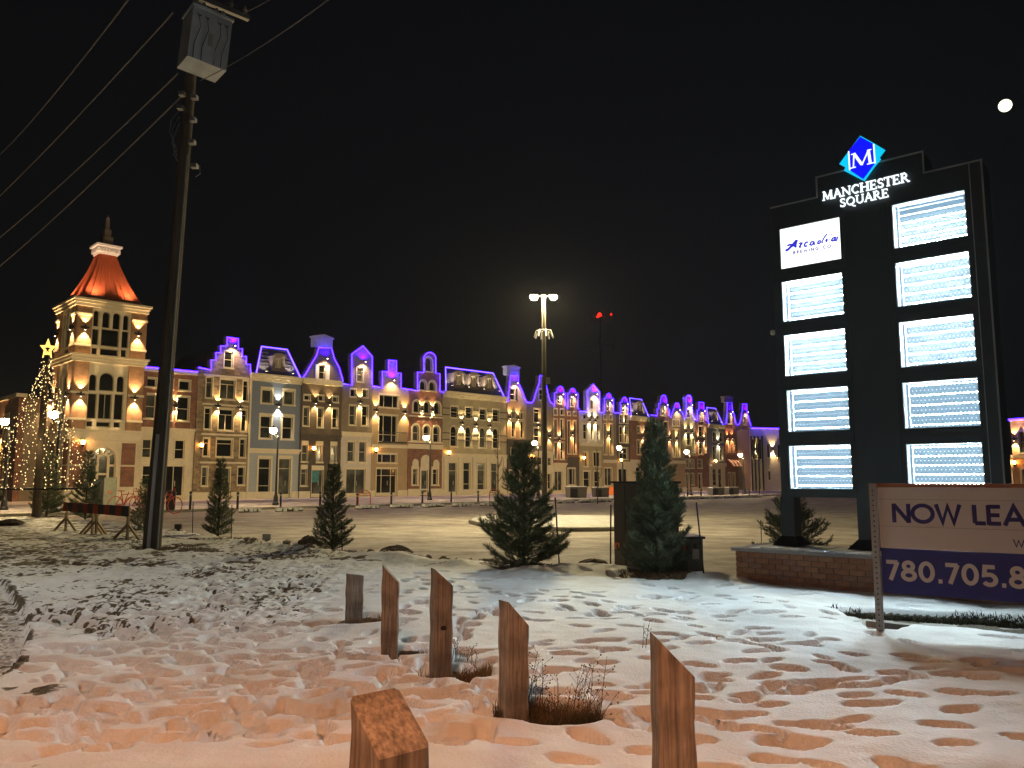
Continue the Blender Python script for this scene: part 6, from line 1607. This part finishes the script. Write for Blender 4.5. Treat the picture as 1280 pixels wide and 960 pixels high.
# legs and plinth
zpt = gp(984, 683, 0); zpl = .60
for a, c_ in ((sx(973, 650), sx(990, 650)), (sx(1069, 650), sx(1092, 650)), (sR-.24, sR-.02)):
    lg = MB().box(a, c_, .10, .34, zpl+.02, zbL-.001).build('leg', M['charcoal'], pyl)
    b = MB(); m_ = (a+c_)/2; w = c_-a
    b.add([(m_-w*1.0, -.02, zpl+.035), (m_+w*1.0, -.02, zpl+.035), (m_+w*1.0, .46, zpl+.035), (m_-w*1.0, .46, zpl+.035), (m_-w*.52, .09, zpl+.17), (m_+w*.52, .09, zpl+.17), (m_+w*.52, .35, zpl+.17), (m_-w*.52, .35, zpl+.17)], [(0,3,2,1),(4,5,6,7),(0,1,5,4),(1,2,6,5),(2,3,7,6),(3,0,4,7)])
    b.build('foot_shoe', M['black'], lg)
    for sx_ in (-1, 1): MB().lathe([(.02, 0), (.02, .05)], 6, (m_+sx_*w*.86, .05, zpl+.036)).build('anchor_bolt', M['black'], lg)
cm = MB().box(sL-.05, sL, .06, .12, f(960, 416)[1]-.02, f(960, 416)[1]+.04).ball((sL-.06, .06, f(960, 410)[1]-.07), .045, 8).build('security_camera', M['white'], pyl)
# logo: lozenge of cyan and blue with a letter M
g_ = lambda X, Y: f(1020+X/8.73, 160+Y/8.73)
M['blue'] = emat('blue_logo_glow', (.002, .004, .95), 1.3); M['cyan'] = emat('cyan_logo_glow', (.0, .55, .88), 1.1); M['wht'] = emat('white_letter_glow', (.85, .95, 1.0), 1.5)
cy = [g_(*p_) for p_ in ((497, 98), (645, 180), (765, 252), (703, 332), (718, 350), (650, 430), (540, 585), (505, 572), (320, 475), (336, 440), (270, 405), (375, 262))]
cy.reverse()
MB().prism(cy, -.06, -.03).build('logo_backing', M['cyan'], pyl)
bl = [g_(*p_) for p_ in ((497, 110), (645, 192), (660, 400), (530, 572), (385, 475), (372, 268))]; bl.reverse()
MB().prism(bl, -.068, -.0605).build('logo_panel', M['blue'], pyl)
for pA_, pB_ in (((374, 270), (386, 476)), ((646, 192), (660, 402))):
    MB().ribbon([g_(*pA_), g_(*pB_)], .018, -.074, -.0685).build('logo_bar', M['wht'], pyl)
mA = g_(395, 460); mB = g_(640, 400); mC = g_(430, 262)
letter_text('logo_letter', pyl, 'M', serif, mA[0], mB[0]+.01, (mA[1]+mB[1])/2, .215, M['wht'], -.069, .006)
a = f(1029.2, 252.2); c_ = f(1138, 227); h_ = f(1029, 241.5)[1]-a[1]; print('text', a, c_, h_)
zt_ = (a[1]+c_[1])/2
letter_text('sign_letter', pyl, 'MANCHESTER', serif, a[0], c_[0], zt_, h_*1.02, M['wht'], -.02, .03)
a = f(1051, 260.2); c_ = f(1112.2, 246.5); zt2 = (a[1]+c_[1])/2
letter_text('sign_letter', pyl, 'SQUARE', serif, a[0], c_[0], zt2, h_*.95, M['wht'], -.02, .03)
# tenant panel lettering
M['inkblue'] = emat('backlit_blue_print', (.03, .03, .62), 1.0)
h0 = lambda X, Y: f(960+X/11.29, 260+Y/11.29)
scr = [([(240, 600), (275, 585), (330, 530), (400, 450)], 30), ([(265, 530), (300, 515), (345, 512)], 22), ([(400, 445), (375, 530), (392, 550)], 34), ([(330, 540), (390, 520)], 14),
       ([(430, 500), (450, 490), (485, 492)], 16), ([(470, 495), (440, 545), (460, 550)], 22), ([(560, 478), (530, 480), (505, 520), (520, 540), (550, 528)], 18),
       ([(640, 470), (605, 475), (585, 515), (610, 522), (640, 490)], 16), ([(645, 468), (640, 505), (660, 510)], 20), ([(740, 455), (705, 465), (695, 495), (715, 500), (745, 470)], 16),
       ([(830, 360), (790, 410), (755, 475), (768, 490)], 13), ([(830, 430), (815, 460), (832, 470)], 22), ([(880, 370), (890, 378)], 18), ([(850, 440), (870, 430)], 10),
       ([(940, 410), (905, 425), (890, 455), (910, 462), (945, 430)], 16), ([(950, 400), (935, 455), (960, 455), (980, 400)], 16)]
for pts, w in scr:
    MB().ribbon([h0(*p_) for p_ in pts], (w+4)/11.29*.0122, .012, .0195).build('script_stroke', M['inkblue'], face)
a = h0(350, 645); c_ = h0(885, 560)
M['inkdark'] = emat('backlit_dark_print', (.10, .09, .36), 1.0)
letter_text('small_letter', face, 'BREWING CO', sans, a[0], c_[0], (h0(350, 648)[1]+h0(885, 560)[1])/2, .050, M['inkdark'], .0195, .006, .22, .45)
# brick plinth (its own thing)
n_ = PY_.n; off_ = .42
pf = Frame(PY_.at(0, off_)[:2], PY_.at(1, off_)[:2])
pl0 = pf.pl(921, 734)[0]; LPL = 4.6; DPL = 1.15
print('plinth left', pl0, 'ground y', gp(921, 734))
plz = .56
pln = empty('brick_plinth', pf.at(pl0), pf.rot, 'low brick plinth with grey stone cap carrying the pylon sign', 'plinth')
MB().box(.012, LPL-.012, .012, DPL-.012, -.1, plz-.002).build('mortar_core', mat('grey_brown_mortar', (.17, .13, .10), .95), pln)
M['plbrick'] = []
for i, c_ in enumerate(((.30, .145, .075), (.25, .115, .06), (.34, .18, .10), (.27, .15, .10))): M['plbrick'].append(mat('plinth_brick', c_, .85, var=.25, scale=14, bump=.5))
bw, bh, g = .205, .078, .010
bm = [MB().box(0, bw-g, 0, .03, 0, bh-g).build('brick', m_, mesh_only=True) for m_ in M['plbrick']]
bs = [MB().box(0, .03, 0, bw-g, 0, bh-g).build('brick', m_, mesh_only=True) for m_ in M['plbrick']]
row = 0; z = plz-bh; nbk = 0
while z > -.08:
    x = -(bw/2) if row % 2 else 0
    while x < LPL-.02:
        x0 = max(x, 0); x1 = min(x+bw-g, LPL)
        if x1-x0 > .03:
            dy = rng.uniform(-.004, .003); me = bm[int(rng.integers(4))]
            o = link('brick', me, pln, (x0, dy, z)); o.scale = ((x1-x0)/(bw-g), 1, 1); nbk += 1
        x += bw
    y = .032
    while y < DPL-.02 and row < 8:
        y1 = min(y+bw-g, DPL)
        if y1-y > .04: o = link('brick', bs[int(rng.integers(4))], pln, (rng.uniform(-.003, .003), y, z)); o.scale = (1, (y1-y)/(bw-g), 1)
        y += bw
    z -= bh; row += 1
MB().box(-.05, LPL+.05, -.05, DPL+.05, plz, plz+.045).build('stone_cap', M['grey'], pln)
b = MB()
for i in range(30):
    x = .2+(LPL-.4)*i/30; b.box(x, x+.16, .04+.06*math.sin(i*1.7), .9+.1*math.sin(i), plz+.046, plz+.058+.012*math.sin(i*.9)**2)
b.build('cap_snow', M['snowcap'], pln)['kind'] = 'stuff'

# ------------------------------------------------------------------ leasing board
l0 = dp(1100, 680, 8.0); l1 = dp(1285, 680, 7.28)
LF = Frame((l0.x, l0.y), (l1.x, l1.y)); f2 = LF.pl
ls = empty('leasing_board', LF.at(0), LF.rot, 'white and blue now leasing board on perforated steel posts', 'sign board')
zt = f2(1185, 604.5)[1]; zwt = f2(1185, 609)[1]; zbt = f2(1185, 688.5)[1]; zbb = f2(1190, 747)[1]; s0 = f2(1099, 650)[0]; s1 = s0+2.44
M['boardwhite'] = mat('off_white_board', (.78, .75, .72), .5, var=.03, scale=1); M['boardblue'] = mat('deep_blue_board', (.018, .022, .16), .45, var=.08); M['letterblue'] = mat('navy_vinyl_letter', (.018, .015, .12), .5, var=.02)
M['woodcap'] = mat('orange_brown_batten', (.34, .13, .06), .7, var=.2, scale=8, stretch=(.3, 3, 3))
MB().box(s0-.04, s1+.02, -.01, .06, zt-.035, zt).build('top_batten', M['woodcap'], ls)
MB().box(s0, s1, .0, .02, zbt+.001, zt-.037).build('white_panel', M['boardwhite'], ls)
MB().box(s0+.002, s1-.002, -.001, .021, zbb, zbt-.001).build('blue_panel', M['boardblue'], ls)
for y in (625, 660):
    z = f2(1185, y)[1]; MB().box(s0+.002, s1-.002, -.0025, -.0005, z-.0015, z+.0015).build('panel_seam', M['letterblue' if y < 1 else 'grey'], ls)
a = f2(1115, 641); c_ = f2(1283, 646)
hl = f2(1125, 629.3)[1]-f2(1125, 653)[1]
adv = sum(sans(c)[0] for c in 'NOW LEA'); adv_all = sum(sans(c)[0] for c in 'NOW LEASING')
w1 = (f2(1283.5, 645)[0]-a[0])
letter_text('board_letter', ls, 'NOW LEASING', sans, a[0], a[0]+w1*adv_all/adv, f2(1115, 653)[1], hl, M['letterblue'], -.0008, .002, .20, 0, None)
a = f2(1266.5, 682); letter_text('board_letter', ls, 'W', sans, a[0], a[0]+.095, f2(1270, 684)[1], .068, M['letterblue'], -.0008, .002, .15)
a = f2(1106, 712); c_ = f2(1285, 728); hd = f2(1114, 699.6)[1]-f2(1114, 724.6)[1]
letter_text('board_digit', ls, '780.705.8', sans, a[0]+.008, c_[0], f2(1114, 724.8)[1], hd, M['boardwhite'], -.002, .002, .20, .03)
for s_ in (s0-.036, s1+.03):
    ps = MB().box(s_-.032, s_+.032, -.058, -.004, -.2, zt+.0).build('steel_post', M['gal'], ls)
    b = MB(); z = .05
    while z < zt-.04: b.box(s_-.007, s_+.007, -.0592, -.058, z-.007, z+.007); z += .05
    b.build('punched_holes', M['black'], ps)['kind'] = 'stuff'
    MB().lathe([(.014, 0), (.014, .02)], 6, (s_, -.075, zt-.10)).build('bolt', M['gal'], ps)
# ------------------------------------------------------------------ thin haze added to give the lamps a bloom
HZ = 0.00026
m = bpy.data.materials.new('bloom_haze'); m.use_nodes = True; N = m.node_tree.nodes; L_ = m.node_tree.links
N.remove(N['Principled BSDF']); v_ = N.new('ShaderNodeVolumePrincipled'); v_.inputs['Density'].default_value = HZ
v_.inputs['Color'].default_value = (.95, .97, 1, 1); v_.inputs['Anisotropy'].default_value = .3
L_.new(v_.outputs[0], N['Material Output'].inputs['Volume'])
o = MB().box(-120, 150, -40, 330, -1.2, 62).build('haze', m); o['kind'] = 'stuff'
